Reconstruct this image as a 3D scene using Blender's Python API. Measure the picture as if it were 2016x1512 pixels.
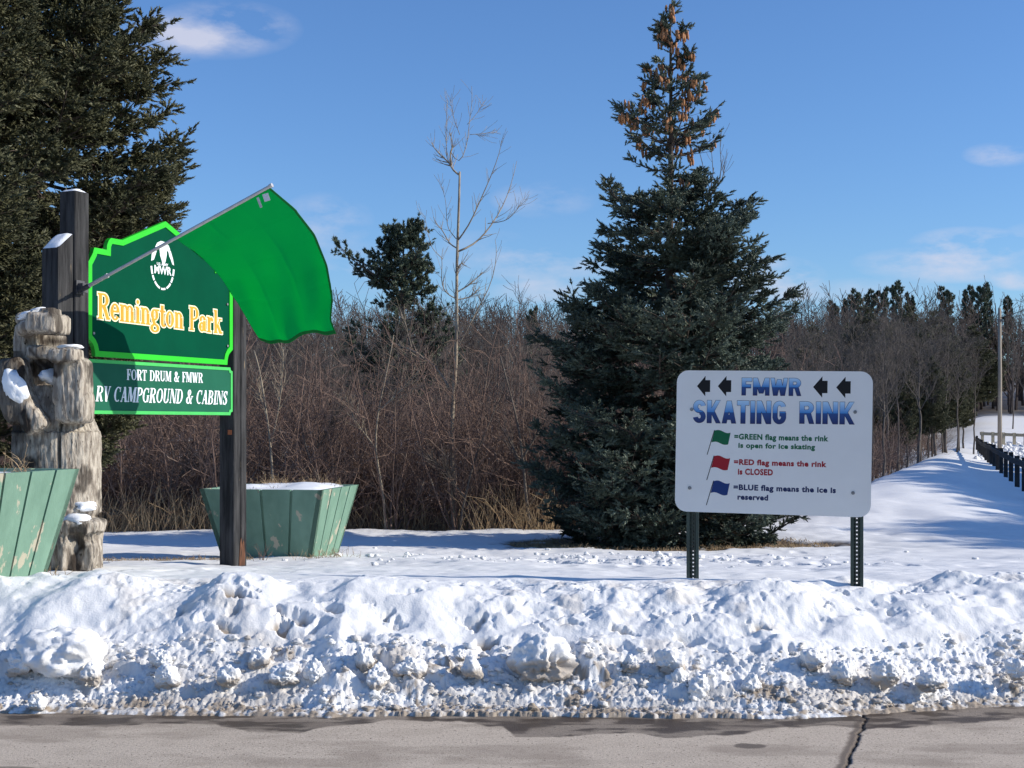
import bpy, math, random
import numpy as np
from mathutils import Vector, Matrix

for o in list(bpy.data.objects): bpy.data.objects.remove(o)
SC = bpy.context.scene
COL = SC.collection
R = math.radians

# ---------------------------------------------------------------- camera, world, sun, exposure
F, HZ, EYE = 2600.0, 835.0, 1.6          # focal length in photo pixels, horizon row, eye height
cam_d = bpy.data.cameras.new('camera'); cam = bpy.data.objects.new('camera', cam_d); COL.objects.link(cam)
cam.location = (0, 0, EYE); cam.rotation_euler = (R(90), 0, 0)
cam_d.sensor_width = 36; cam_d.lens = F/2016*36; cam_d.shift_y = (HZ-756)/2016
cam_d.clip_start = .05; cam_d.clip_end = 2000
SC.camera = cam
SUN_AZ, SUN_EL = 6.0, 27.0               # degrees towards the camera from +X, elevation
sd = Vector((math.cos(R(SUN_EL))*math.cos(R(SUN_AZ)), -math.cos(R(SUN_EL))*math.sin(R(SUN_AZ)), math.sin(R(SUN_EL))))
sl = bpy.data.lights.new('sun', 'SUN'); sun = bpy.data.objects.new('sun', sl); COL.objects.link(sun)
sl.energy = 4.6; sl.angle = R(.5); sl.color = (1, .93, .81)
sun.location = sd*50; sun.rotation_euler = sd.to_track_quat('Z', 'Y').to_euler()
SC.view_settings.view_transform = 'Standard'; SC.view_settings.look = 'None'
SC.view_settings.exposure = .20; SC.view_settings.gamma = 1
SC.cycles.max_bounces = 6; SC.cycles.diffuse_bounces = 3; SC.cycles.transparent_max_bounces = 6
SC.cycles.use_denoising = True; SC.cycles.denoiser = 'OPENIMAGEDENOISE'; SC.cycles.denoising_input_passes = 'RGB_ALBEDO_NORMAL'

W = bpy.data.worlds.new('World'); SC.world = W; W.use_nodes = True
nt = W.node_tree; nt.nodes.clear()
def N(t, **k):
    n = nt.nodes.new(t)
    for a, b in k.items(): setattr(n, a, b)
    return n
def M_(op, a, b=None, clamp=False):
    n = N('ShaderNodeMath', operation=op, use_clamp=clamp)
    for i, v in enumerate((a, b)):
        if v is None: continue
        if isinstance(v, (int, float)): n.inputs[i].default_value = v
        else: nt.links.new(v, n.inputs[i])
    return n.outputs[0]
out = N('ShaderNodeOutputWorld'); bg = N('ShaderNodeBackground'); bg.inputs[1].default_value = .1
sky = N('ShaderNodeTexSky', sky_type='NISHITA'); sky.sun_disc = False
sky.sun_elevation = R(SUN_EL); sky.sun_rotation = math.atan2(sd.x, sd.y)
sky.air_density = 1.15; sky.dust_density = .15; sky.ozone_density = 2.2; sky.altitude = 200
tc = N('ShaderNodeTexCoord'); sep = N('ShaderNodeSeparateXYZ'); nt.links.new(tc.outputs['Generated'], sep.inputs[0])
ys = M_('MAXIMUM', sep.outputs[1], .05)
tx = M_('DIVIDE', sep.outputs[0], ys); tz = M_('DIVIDE', sep.outputs[2], ys)
nz = N('ShaderNodeTexNoise'); nz.inputs['Scale'].default_value = 13; nz.inputs['Detail'].default_value = 7; nz.inputs['Roughness'].default_value = .6
mp = N('ShaderNodeMapping'); mp.inputs['Scale'].default_value = (1, 1, 2.6)
nt.links.new(tc.outputs['Generated'], mp.inputs[0]); nt.links.new(mp.outputs[0], nz.inputs[0])
nzc = M_('SUBTRACT', nz.outputs[0], .5)
tot = None
for (px, py, sx, sy, st) in [(435, 58, 165, 62, .75), (330, 80, 120, 50, .35), (1070, 392, 110, 40, .4), (640, 435, 100, 60, .6), (705, 530, 90, 60, .45),
                             (1100, 520, 150, 55, .6), (960, 500, 120, 50, .35), (1090, 575, 150, 26, .5), (1525, 550, 110, 50, .9), (1860, 520, 190, 40, .9), (1910, 482, 130, 38, 1.1),
                             (2080, 470, 120, 40, .7), (1965, 305, 75, 26, .8), (2005, 552, 60, 22, .8), (1700, 575, 200, 30, .35), (-900, 200, 500, 90, .8), (3000, 300, 500, 90, .8), (2600, -400, 400, 120, .6)]:
    dx = M_('MULTIPLY', M_('SUBTRACT', tx, (px-1008)/F), F/sx)
    dz = M_('MULTIPLY', M_('SUBTRACT', tz, (HZ-py)/F), F/sy)
    r2 = M_('ADD', M_('MULTIPLY', dx, dx), M_('MULTIPLY', dz, dz))
    m = M_('MULTIPLY', M_('SUBTRACT', 1.0, r2, True), st)
    tot = m if tot is None else M_('ADD', tot, m)
ms = M_('MULTIPLY', tot, 1.0, True)
cl = M_('MULTIPLY', M_('MULTIPLY', ms, M_('ADD', M_('MULTIPLY', nzc, 5.0), .55), True), .8)
cl = M_('MULTIPLY', cl, M_('GREATER_THAN', sep.outputs[1], .08))
tint = N('ShaderNodeMix', data_type='RGBA', blend_type='MULTIPLY'); tint.inputs[0].default_value = 1; tint.inputs[7].default_value = (.64, .91, 1.33, 1); nt.links.new(sky.outputs[0], tint.inputs[6])
mix = N('ShaderNodeMix', data_type='RGBA'); nt.links.new(cl, mix.inputs[0]); nt.links.new(tint.outputs[2], mix.inputs[6])
mix.inputs[7].default_value = (6.0, 6.1, 7.2, 1)
nt.links.new(mix.outputs[2], bg.inputs[0]); nt.links.new(bg.outputs[0], out.inputs[0])

# ---------------------------------------------------------------- helpers
def at(px, py, Y): return np.array([(px-1008)/F*Y, Y, EYE-(py-HZ)/F*Y])
ORG = {}
def tag(o, label=None, cat=None, group=None, kind=None):
    for k, v in (('label', label), ('category', cat), ('group', group), ('kind', kind)):
        if v: o[k] = v
    return o
def empty(name, loc, label, cat, group=None):
    o = bpy.data.objects.new(name, None); COL.objects.link(o); o.location = loc; o.empty_display_size = .2
    ORG[o] = np.array(loc, float); return tag(o, label, cat, group)
def mesh(name, V, Fs, mats, smooth=False, midx=None, attrs=None):
    me = bpy.data.meshes.new(name); V = np.asarray(V, np.float32)
    if not isinstance(Fs, (list, tuple)): Fs = [Fs]
    Fs = [np.asarray(f, np.int32) for f in Fs if len(f)]
    me.vertices.add(len(V)); me.vertices.foreach_set('co', V.ravel())
    li = np.concatenate([f.ravel() for f in Fs]); tl = np.concatenate([np.full(len(f), f.shape[1], np.int32) for f in Fs])
    ls = np.concatenate([[0], np.cumsum(tl)[:-1]]).astype(np.int32)
    me.loops.add(len(li)); me.loops.foreach_set('vertex_index', li)
    me.polygons.add(len(tl)); me.polygons.foreach_set('loop_start', ls); me.polygons.foreach_set('loop_total', tl)
    if midx is not None: me.polygons.foreach_set('material_index', np.asarray(midx, np.int32))
    me.polygons.foreach_set('use_smooth', np.full(len(tl), smooth, bool))
    for m in (mats if isinstance(mats, (list, tuple)) else [mats]): me.materials.append(m)
    for k, a in (attrs or {}).items():
        at_ = me.attributes.new(k, 'FLOAT', 'POINT'); at_.data.foreach_set('value', np.asarray(a, np.float32))
    me.update(calc_edges=True); return me
def obj(name, V, Fs, mats, parent=None, loc=None, smooth=False, midx=None, attrs=None):
    """V in world coordinates"""
    V = np.asarray(V, float)
    base = ORG[parent] if parent else np.zeros(3)
    l = np.array(loc, float) if loc is not None else base
    o = bpy.data.objects.new(name, mesh(name, V-l, Fs, mats, smooth, midx, attrs)); COL.objects.link(o)
    o.parent = parent; o.location = l-base; ORG[o] = l; return o
class MB:
    def __init__(s): s.v = []; s.f3 = []; s.f4 = []; s.n = 0
    def add(s, V, F4=(), F3=()):
        V = np.asarray(V, float); s.v.append(V)
        if len(F4): s.f4.append(np.asarray(F4)+s.n)
        if len(F3): s.f3.append(np.asarray(F3)+s.n)
        s.n += len(V); return s
    def get(s):
        return np.concatenate(s.v), [np.concatenate(x) for x in (s.f3, s.f4) if x]
    def build(s, name, mats, parent=None, loc=None, smooth=False, **k):
        V, Fs = s.get(); return obj(name, V, Fs, mats, parent, loc, smooth, **k)
BOXF = [[0,3,2,1],[4,5,6,7],[0,1,5,4],[1,2,6,5],[2,3,7,6],[3,0,4,7]]
def hexa(mb, b, t): mb.add(list(b)+list(t), BOXF)       # 4 bottom + 4 top corners
def boxf(mb, o, a, b, c):                               # origin corner and three edge vectors
    o, a, b, c = map(np.array, (o, a, b, c)); bt = [o, o+a, o+a+b, o+b]; hexa(mb, bt, [p+c for p in bt])
def boxd(mb, o, a, b, c, ch=.006):                      # chamfered box: edges clipped along c
    o, a, b, c = (np.array(x, float) for x in (o, a, b, c)); la, lb = np.linalg.norm(a), np.linalg.norm(b); ua, ub = a/la*ch, b/lb*ch
    ring = [o+ua, o+a-ua, o+a+ub, o+a+b-ub, o+a+b-ua, o+b+ua, o+b-ub, o+ub]; lc = np.linalg.norm(c); n = 8
    ctr = o+(a+b)/2; V = []
    for k, sc in ((0, .97), (ch/lc, 1), (1-ch/lc, 1), (1, .95)):
        V += [ctr+(p-ctr)*sc+c*k for p in ring]
    Fq = [[i*n+j, i*n+(j+1) % n, (i+1)*n+(j+1) % n, (i+1)*n+j] for i in range(3) for j in range(n)]
    V += [ctr+c, ctr]; F3 = [[3*n+j, 3*n+(j+1) % n, 4*n] for j in range(n)]+[[(j+1) % n, j, 4*n+1] for j in range(n)]
    mb.add(V, Fq, F3)


def nrm(v): return v/np.maximum(np.linalg.norm(v, axis=-1, keepdims=True), 1e-9)
def tubes(P, Rr, S=5, cap=False):
    """P (B,K,3), Rr (B,K) -> verts, quads"""
    P = np.asarray(P, float); Rr = np.asarray(Rr, float); B, K, _ = P.shape
    T = np.empty_like(P); T[:, 1:-1] = P[:, 2:]-P[:, :-2]; T[:, 0] = P[:, 1]-P[:, 0]; T[:, -1] = P[:, -1]-P[:, -2]; T = nrm(T)
    D = nrm(P[:, -1]-P[:, 0]); ref = np.where(np.abs(D[:, 2:3]) > .8, np.array([[1., .13, 0]]), np.array([[0., .1, 1.]]))[:, None]
    A = nrm(np.cross(T, np.broadcast_to(ref, T.shape))); C = np.cross(T, A)
    th = np.arange(S)*2*math.pi/S
    V = P[:, :, None]+Rr[:, :, None, None]*(A[:, :, None]*np.cos(th)[None, None, :, None]+C[:, :, None]*np.sin(th)[None, None, :, None])
    b, k, s = np.meshgrid(np.arange(B), np.arange(K-1), np.arange(S), indexing='ij'); i = (b*K+k)*S; s2 = (s+1) % S
    Q = np.stack([i+s, i+s2, i+S+s2, i+S+s], -1).reshape(-1, 4)
    V = V.reshape(-1, 3)
    if cap:
        n0 = len(V); V = np.concatenate([V, P[:, 0], P[:, -1]]); F3 = []
        for bb in range(B):
            for s_ in range(S):
                F3 += [[bb*K*S+(s_+1) % S, bb*K*S+s_, n0+bb], [(bb*K+K-1)*S+s_, (bb*K+K-1)*S+(s_+1) % S, n0+B+bb]]
        return V, Q, np.array(F3)
    return V, Q
def tube1(mb, pts, rad, S=8, cap=True):
    r = np.broadcast_to(np.asarray(rad, float), (len(pts),)); V, Q, T3 = tubes(np.array([pts]), np.array([r]), S, True); mb.add(V, Q, T3)
def kids(P, Rr, n, lo, hi, L, Lt, ang, up, wig, K, rng, rr=.6, rend=.3, flat=None):
    """grow n children on the polylines P; returns (n,K,3),(n,K) and s"""
    B, Pn, _ = P.shape; idx = rng.integers(B, size=n); s = lo+(hi-lo)*rng.random(n); f = s*(Pn-1.001); i = f.astype(int); w = (f-i)[:, None]
    base = P[idx, i]*(1-w)+P[idx, i+1]*w; tan = nrm(P[idx, i+1]-P[idx, i]); r0 = (Rr[idx, i]*(1-w[:, 0])+Rr[idx, i+1]*w[:, 0])*rr
    q = rng.normal(size=(n, 3))
    if flat is not None: q = np.cross(tan, [0, 0, 1.])*rng.choice([-1, 1], n)[:, None]+q*flat
    q = nrm(q-(q*tan).sum(-1, keepdims=True)*tan); a = R(ang)*(.7+.6*rng.random(n))[:, None]; L = L[idx] if isinstance(L, np.ndarray) else L
    d = np.cos(a)*tan+np.sin(a)*q; Ls = L*(1-Lt*s)*(.5+rng.random(n)*.8)
    out_ = [base]; p = base
    for _ in range(K-1):
        d = nrm(d+rng.normal(size=(n, 3))*wig+np.array([0, 0, up])); p = p+d*(Ls/(K-1))[:, None]; out_.append(p)
    rad = r0[:, None]*np.linspace(1, rend, K)[None]
    return np.stack(out_, 1), rad, s

# value noise / cell noise in numpy
def _h(i, j, sd_):
    x = (i.astype(np.int64)*374761393+j.astype(np.int64)*668265263+sd_*1442695041) & 0xffffffff
    x = ((x ^ (x >> 13))*1274126177) & 0xffffffff; x = (x ^ (x >> 16)); return (x & 0xffffff)/float(0xffffff)
def vn(x, y, sd_=0):
    i = np.floor(x); j = np.floor(y); fx = x-i; fy = y-j; fx = fx*fx*fx*(fx*(fx*6-15)+10); fy = fy*fy*fy*(fy*(fy*6-15)+10)
    a = _h(i, j, sd_); b = _h(i+1, j, sd_); c = _h(i, j+1, sd_); d = _h(i+1, j+1, sd_)
    return (a*(1-fx)+b*fx)*(1-fy)+(c*(1-fx)+d*fx)*fy
def fbm(x, y, o=4, sd_=0, g=.5):
    t = 0; a = 1; n = 0
    for k in range(o): t = t+a*vn(x*2**k+k*7.3, y*2**k-k*3.1, sd_+k); n += a; a *= g
    return t/n
def cell(x, y, sd_=0, p=1.0, rmin=.25, rmax=.6):
    """max of domes, one per cell present with probability p"""
    i0 = np.floor(x); j0 = np.floor(y); best = np.zeros_like(x)
    for di in (-1, 0, 1):
        for dj in (-1, 0, 1):
            i = i0+di; j = j0+dj; cx = i+_h(i, j, sd_); cy = j+_h(i, j, sd_+1); r = rmin+(rmax-rmin)*_h(i, j, sd_+2)
            e = .7+.6*_h(i, j, sd_+4); d2 = (((x-cx)*e)**2+((y-cy)/e)**2)/(r*r)
            dm = np.sqrt(np.clip(1-d2, 0, 1))*r*(_h(i, j, sd_+3) < p); best = np.maximum(best, dm)
    return best
def ss(x, a, b):
    t = np.clip((x-a)/(b-a), 0, 1); return t*t*(3-2*t)

# ---------------------------------------------------------------- materials
def material(name, c1, c2=None, scale=8, rough=.8, bump=0, bscale=None, stretch=(1, 1, 1), spec=.3, lo=.35, hi=.65, detail=5, c3=None, s3=30, lo3=.6, hi3=.7, metal=0, transl=0, coord='Object'):
    m = bpy.data.materials.new(name); m.use_nodes = True; t = m.node_tree; b = t.nodes['Principled BSDF']
    b.inputs['Roughness'].default_value = rough; b.inputs['Specular IOR Level'].default_value = spec; b.inputs['Metallic'].default_value = metal
    b.inputs['Base Color'].default_value = (*c1, 1)
    tcn = t.nodes.new('ShaderNodeTexCoord'); mpn = t.nodes.new('ShaderNodeMapping'); mpn.inputs['Scale'].default_value = stretch
    t.links.new(tcn.outputs[coord], mpn.inputs[0])
    def noise(sc_, det=5):
        n = t.nodes.new('ShaderNodeTexNoise'); n.inputs['Scale'].default_value = sc_; n.inputs['Detail'].default_value = det; n.inputs['Roughness'].default_value = .6
        t.links.new(mpn.outputs[0], n.inputs[0]); return n
    def ramp(n, a, z):
        r = t.nodes.new('ShaderNodeMapRange'); r.inputs[1].default_value = a; r.inputs[2].default_value = z; t.links.new(n.outputs[0], r.inputs[0]); return r.outputs[0]
    col = None
    if c2 is not None:
        mx = t.nodes.new('ShaderNodeMix'); mx.data_type = 'RGBA'; t.links.new(ramp(noise(scale, detail), lo, hi), mx.inputs[0])
        mx.inputs[6].default_value = (*c1, 1); mx.inputs[7].default_value = (*c2, 1); col = mx.outputs[2]
    if c3 is not None:
        m2 = t.nodes.new('ShaderNodeMix'); m2.data_type = 'RGBA'; t.links.new(ramp(noise(s3, 6), lo3, hi3), m2.inputs[0])
        if col: t.links.new(col, m2.inputs[6])
        else: m2.inputs[6].default_value = (*c1, 1)
        m2.inputs[7].default_value = (*c3, 1); col = m2.outputs[2]
    if col: t.links.new(col, b.inputs['Base Color'])
    if bump:
        bn = t.nodes.new('ShaderNodeBump'); bn.inputs['Strength'].default_value = 1; bn.inputs['Distance'].default_value = bump
        t.links.new(noise(bscale or scale, 6).outputs[0], bn.inputs['Height']); t.links.new(bn.outputs[0], b.inputs['Normal'])
    if transl:
        tr = t.nodes.new('ShaderNodeBsdfTranslucent'); tr.inputs[0].default_value = (*c1, 1)
        if col: t.links.new(col, tr.inputs[0])
        ms_ = t.nodes.new('ShaderNodeMixShader'); ms_.inputs[0].default_value = transl
        t.links.new(b.outputs[0], ms_.inputs[1]); t.links.new(tr.outputs[0], ms_.inputs[2]); t.links.new(ms_.outputs[0], t.nodes['Material Output'].inputs[0])
    return m
def attr_mix(m, attr, color, rough=None):
    """mix the base colour towards `color` by a float attribute"""
    t = m.node_tree; b = t.nodes['Principled BSDF']; a = t.nodes.new('ShaderNodeAttribute'); a.attribute_name = attr
    mx = t.nodes.new('ShaderNodeMix'); mx.data_type = 'RGBA'; t.links.new(a.outputs['Fac'], mx.inputs[0]); inp = b.inputs['Base Color']
    if inp.is_linked: t.links.new(inp.links[0].from_socket, mx.inputs[6])
    else: mx.inputs[6].default_value = inp.default_value[:]
    mx.inputs[7].default_value = (*color, 1); t.links.new(mx.outputs[2], inp)
    if rough is not None:
        r = t.nodes.new('ShaderNodeMapRange'); r.inputs[3].default_value = b.inputs['Roughness'].default_value; r.inputs[4].default_value = rough
        t.links.new(a.outputs['Fac'], r.inputs[0]); t.links.new(r.outputs[0], b.inputs['Roughness'])
m_snow = material('snow', (.86, .85, .835), (.80, .795, .79), 6, .65, .0035, 90, spec=.35)
attr_mix(m_snow, 'dirt', (.33, .27, .21)); attr_mix(m_snow, 'soil', (.10, .07, .042))
m_snowc = material('snow_on_things', (.86, .88, .91), (.80, .82, .86), 9, .65, .003, 60, spec=.35)
m_road = material('asphalt', (.62, .53, .43), (.40, .335, .27), 75, .9, .003, 120, spec=.2, c3=(.10, .08, .065), s3=55, lo3=.60, hi3=.66, detail=4, lo=.3, hi=.7)
attr_mix(m_road, 'stain', (.27, .22, .175)); attr_mix(m_road, 'wet', (.075, .056, .042), .45); attr_mix(m_road, 'crack', (.02, .017, .015))
m_bark = material('spruce_bark', (.10, .075, .06), (.05, .04, .033), 20, .9, .004, 40)
m_ndl_blue = material('spruce_needles', (.125, .155, .115), (.032, .045, .032), 1.8, .6, spec=.35, lo=.4, hi=.62)
m_ndl_olive = material('olive_spruce_needles', (.125, .122, .062), (.045, .050, .026), 3.2, .6, spec=.3, lo=.38, hi=.62)
m_ndl_pine = material('pine_needles', (.11, .135, .085), (.06, .08, .055), 2.5, .6, spec=.3)
m_cone = material('cone_scales', (.46, .22, .10), (.26, .115, .05), 60, .7, .002, 160)
m_twig = material('brush_twigs', (.21, .14, .11), (.12, .078, .062), 1.2, .85, lo=.4, hi=.6, c3=(.26, .205, .16), s3=3, lo3=.58, hi3=.68)
m_straw = material('dry_grass', (.42, .31, .18), (.26, .17, .095), 4, .85)
m_bare = material('pale_bark', (.40, .335, .245), (.20, .16, .125), 6, .85, .002, 30, stretch=(1, 1, .6))
m_bare_dk = material('grey_bark', (.155, .13, .11), (.08, .066, .057), 2, .9)
m_far = material('far_twigs', (.125, .092, .076), (.07, .054, .045), .25, .9)
m_black = material('black_stained_timber', (.062, .061, .062), (.018, .018, .019), 24, .85, .003, 50, stretch=(1, 1, .10), c3=(.28, .21, .13), s3=20, lo3=.67, hi3=.71, spec=.15)
m_wood = material('weathered_carved_wood', (.50, .445, .37), (.23, .195, .16), 34, .9, .014, 60, stretch=(1, 1, .22), c3=(.05, .04, .033), s3=55, lo3=.60, hi3=.67, lo=.4, hi=.6, spec=.1)
attr_mix(m_wood, 'weather_shade', (.045, .036, .03))  # weathering stains, plus shade painted into the mouth and under the jaw
m_green = material('planter_paint', (.175, .295, .22), (.13, .23, .17), 5, .75, .003, 40, c3=(.40, .37, .28), s3=6, lo3=.615, hi3=.64, stretch=(1, 1, .6))
m_sgreen = material('sign_green', (0, .070, .034), (0, .060, .030), 3, .6, spec=.04)
m_sgreen2 = material('lower_sign_green', (.012, .115, .065), (.009, .10, .057), 4, .6, spec=.15)
m_lime = material('lime_border', (.02, .55, .02), (.025, .50, .02), 9, .45)
m_lime2 = material('pale_lime_border', (.06, .50, .11), (.06, .45, .10), 9, .5)
m_gold = material('gold_letters', (.78, .36, .03), (.66, .28, .02), 9, .5)
m_cream = material('cream_outline', (.85, .78, .55), rough=.6)
m_white = material('white_letters', (.78, .82, .84), rough=.6)
m_flag = material('green_flag_cloth', (.001, .62, .155), (.001, .56, .14), 260, .8, .0006, 400, spec=.06, transl=.55)
m_hem = material('flag_hem', (.002, .17, .03), rough=.8, transl=.25)
m_alu = material('aluminium_pole', (.55, .54, .55), (.45, .44, .45), 20, .4, metal=.35, spec=.5)
m_steel = material('galvanised_steel', (.35, .36, .37), (.2, .2, .2), 60, .45, metal=.7)
m_dsteel = material('dark_bracket', (.12, .12, .13), (.07, .07, .075), 30, .5, metal=.5)
m_postg = material('green_steel_post', (.035, .06, .045), (.02, .035, .028), 12, .4, spec=.6)
m_panelw = material('white_sign_face', (.86, .835, .785), (.82, .79, .74), 3, .42, spec=.4, c3=(.70, .67, .62), s3=2.5, lo3=.62, hi3=.8)
m_ink = material('black_print', (.006, .005, .007), rough=.45)
m_pg = material('green_print', (.004, .13, .05), rough=.5)
m_pr = material('red_print', (.36, .01, .02), rough=.5)
m_pb = material('blue_print', (.01, .04, .17), rough=.5)
m_pbd = material('navy_print', (.01, .02, .09), rough=.5)
m_tag = material('paper_tag', (.7, .7, .72), rough=.7)
m_rust = material('reflector_orange', (.42, .13, .05), (.25, .08, .03), 50, .6)
m_pole = material('utility_pole_wood', (.36, .31, .25), (.24, .20, .16), 5, .85, stretch=(1, 1, .1))
m_fence = material('dark_fence_wood', (.04, .037, .036), (.02, .018, .018), 5, .8)
m_rail = material('tan_rail_wood', (.50, .42, .29), (.38, .32, .22), 3, .8)
m_rot = material('rotten_wood', (.15, .065, .035), (.03, .018, .012), 30, .9, .008, 40, stretch=(1, 1, .25))
# two-tone blue title letters
m_title = bpy.data.materials.new('blue_fade_print'); m_title.use_nodes = True; t_ = m_title.node_tree
a_ = t_.nodes.new('ShaderNodeAttribute'); a_.attribute_name = 'fade'; rp = t_.nodes.new('ShaderNodeValToRGB'); e_ = rp.color_ramp.elements
e_[0].position = 0; e_[0].color = (.006, .018, .12, 1); e_[1].position = 1; e_[1].color = (.50, .72, .90, 1)
for p_, c_ in ((.47, (.012, .07, .25, 1)), (.49, (.04, .24, .60, 1))): el_ = e_.new(p_); el_.color = c_
t_.links.new(a_.outputs['Fac'], rp.inputs[0]); t_.links.new(rp.outputs[0], t_.nodes['Principled BSDF'].inputs['Base Color']); t_.nodes['Principled BSDF'].inputs['Roughness'].default_value = .45

# ---------------------------------------------------------------- ground
def pxi(X, Y, xs, ys_): return np.interp(X/Y*F+1008, xs, ys_)
EDGE_PX = [-3000, 0, 300, 600, 650, 700, 900, 1200, 1560, 1640, 1700, 1800, 2016, 5000]
EDGE_PY = [1404, 1405, 1409, 1411, 1416, 1411, 1410, 1412, 1417, 1413, 1409, 1403, 1393, 1390]
def edge0(X):
    return EYE*F/(np.interp(X/7.25*F+1008, EDGE_PX, EDGE_PY)-HZ)+(fbm(X*1.5, X*0+3, 2, 90)-.5)*.03
def edgeY(X):
    return edge0(X)+(fbm(X*5, X*0+3, 3, 91)-.5)*.05+(fbm(X*40, X*0+3, 2, 92)-.5)*.03
def field(X, Y):
    z = np.interp(Y, [8.3, 9, 10.5, 12.5, 15, 18, 20, 26, 400], [.62, .575, .46, .29, .12, -.03, -.07, -.02, -.02])
    e = X-(-3.4+.385*Y); dr = 1.1*(1-np.exp(-np.clip(-e, 0, None)*.42)); z = z-dr*ss(Y, 20.4, 26)
    rx = X-(-.2+.3258*Y); z = z+.34*np.exp(-(rx/np.where(rx < 0, 3.4, 1.5))**2)*ss(Y, 15, 30)*(1-ss(Y, 70, 90))+(fbm(X*1.1, Y*.5, 3, 9)-.5)*.10*ss(X, 3, 6)*ss(Y, 14, 20)
    z = z+ss(Y, 64, 120)*2.6+np.clip(Y-110, 0, None)*.055
    z = z+(fbm(X*.5, Y*.5, 3, 5)-.5)*.10*ss(Y, 9, 12)+(fbm(X*2.2, Y*2.2, 3, 6)-.5)*.05
    z = z+(fbm(X*7, Y*9, 3, 8)-.5)*.018*ss(Y, 8.4, 9)
    # trampled snow in front of the spruce, left of the right-hand sign
    tr = np.exp(-(((X-.9)/2.1)**2+((Y-13.4)/1.2)**2))+.8*np.exp(-(((X-2.4)/1.6)**2+((Y-12)/1.4)**2))+.5*np.exp(-(((X+2.6)/1.0)**2+((Y-9.6)/.5)**2))
    z = z-cell(X*2.6, Y*1.7, 31, .5, .25, .5)*.20*np.clip(tr, 0, 1)+cell(X*7+fbm(X*5, Y*5, 2, 36)*1.2, Y*5+fbm(X*5+4, Y*5, 2, 37)*1.2, 35, .3, .1, .4)*.11*np.clip(tr*1.1-.3, 0, 1)
    # faint trails of footprints up the embankment
    z = z-cell(X*1.8, Y*1.3, 51, .35, .15, .3)*.10*ss(X, 1.5, 3)*(1-ss(Y, 30, 60))
    return z
def ground(X, Y):
    """returns z, dirt, soil"""
    d0 = Y-edgeY(X); d1 = Y-edge0(X); k = ss(d1, .0, .14); d = d0*(1-k)+d1*k; F_ = Y*1.5
    crest = .60+(fbm(X*1.3, X*0, 3, 11)-.5)*.10-.03*np.exp(-((X-.8)/.25)**2)
    wl = (fbm(X*.8, Y*0+1, 3, 12)-.5)*.16
    prof = np.interp(d+wl*ss(d, .1, .3), [-.2, -.02, .02, .09, .2, .36, .5, .62, .76, .9, 1.1, 1.4], [-.3, -.03, .006, .035, .11, .23, .36, .46, .55, .60, .615, .60])
    prof = prof*crest/.61
    lowz = ss(d, .03, .12)*(1-ss(d, .34, .50)); upz = ss(d, .30, .50)*(1-ss(d, 1.1, 1.4)); act = ss(d, 0, .06)*(1-ss(d, 1.15, 1.5))
    n1 = fbm(X*2.4+9, F_*2.4, 3, 13); n2 = fbm(X*6+2, F_*6, 3, 33)
    z = prof+(n1-.5)*.17*upz*ss(d, .35, .6)+(n2-.5)*.035*upz+(fbm(X*16, F_*16, 3, 14)-.5)*.012*act
    # diagonal plough grooves on the upper face, right half mostly
    g = fbm(X*1.8+F_*1.5, (F_-X*.55)*5.0, 3, 15); z = z+(g-.5)*.075*upz*(.5+.5*ss(X, -.5, 1))
    clumps = ss(fbm(X*1.7, F_*2, 3, 16), .40, .62)
    wx = X+(fbm(X*9, F_*9, 3, 101)-.5)*.16+(fbm(X*30, F_*30, 2, 103)-.5)*.03; wy = F_+(fbm(X*9+5, F_*9, 3, 102)-.5)*.16+(fbm(X*30+5, F_*30, 2, 104)-.5)*.03
    c1 = cell(wx*5.5, wy*6, 17, .6, .25, .55)/5.5; c2 = cell(wx*13, wy*14, 18, .6, .25, .6)/13; c3 = cell(wx*30, wy*31, 19, .6, .3, .6)/30; rdg = 1-np.abs(fbm(X*20, F_*20, 4, 105, .6)*2-1)
    z = z+lowz*ss(d, .12, .26)*(c1*.9*clumps+c2*.55*(.2+.8*clumps))+lowz*(fbm(X*55, F_*55, 3, 107, .7)-.5)*.016+lowz*c3*.32+lowz*(rdg-.8)*.035+ss(d, .0, .04)*(1-ss(d, .12, .25))*(rdg-.8)*.022
    rough_up = ss(fbm(X*1.6+7, F_*1.4, 3, 23), .52, .66); z = z+upz*rough_up*(c2*.18+(fbm(X*22, F_*22, 3, 37)-.5)*.02)
    pm = ss(fbm(X*1.3+4, F_*1.3, 3, 20), .44, .60)
    p1 = cell(wx*5.0+wy*1.5, wy*6.5, 21, .42, .16, .42)/5.5; p2 = cell(wx*11, wy*13, 24, .35, .18, .45)/12
    pit = (p1*.95*pm+p2*.6*ss(fbm(X*2.0, F_*2.0+8, 3, 25), .42, .62))*upz*ss(d, .36, .5)
    z = z-pit
    fine = (fbm(X*60, F_*60, 2, 26)-.5)*.009*ss(d, .01, .06)*(1-ss(d, .3, .55)); z = z+fine
    # tyre tread pressed into the crust
    tt = ss(X, -1.0, -.7)*(1-ss(X, 1.25, 1.4)); tt = np.maximum(tt, .6*ss(X, -1.5, -1.4)*(1-ss(X, -1.15, -1.1)))
    band = (d > .015)*(d < .125); blk = ((X*17.2+.35*np.floor(d/.037)+fbm(X*3, d*9, 2, 29)*.7) % 1 > .25)*((d/.037) % 1 > .25)
    z = np.where(band, z*(1-tt*.6)+tt*(.012+blk*.008)+tt*(fbm(X*50, Y*50, 2, 28)-.5)*.010, z)
    fz = field(X, Y); k = ss(d, 1.0, 1.35); z = z*(1-k)+fz*k
    z = np.where(Y > 9.2, fz, z)
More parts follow.
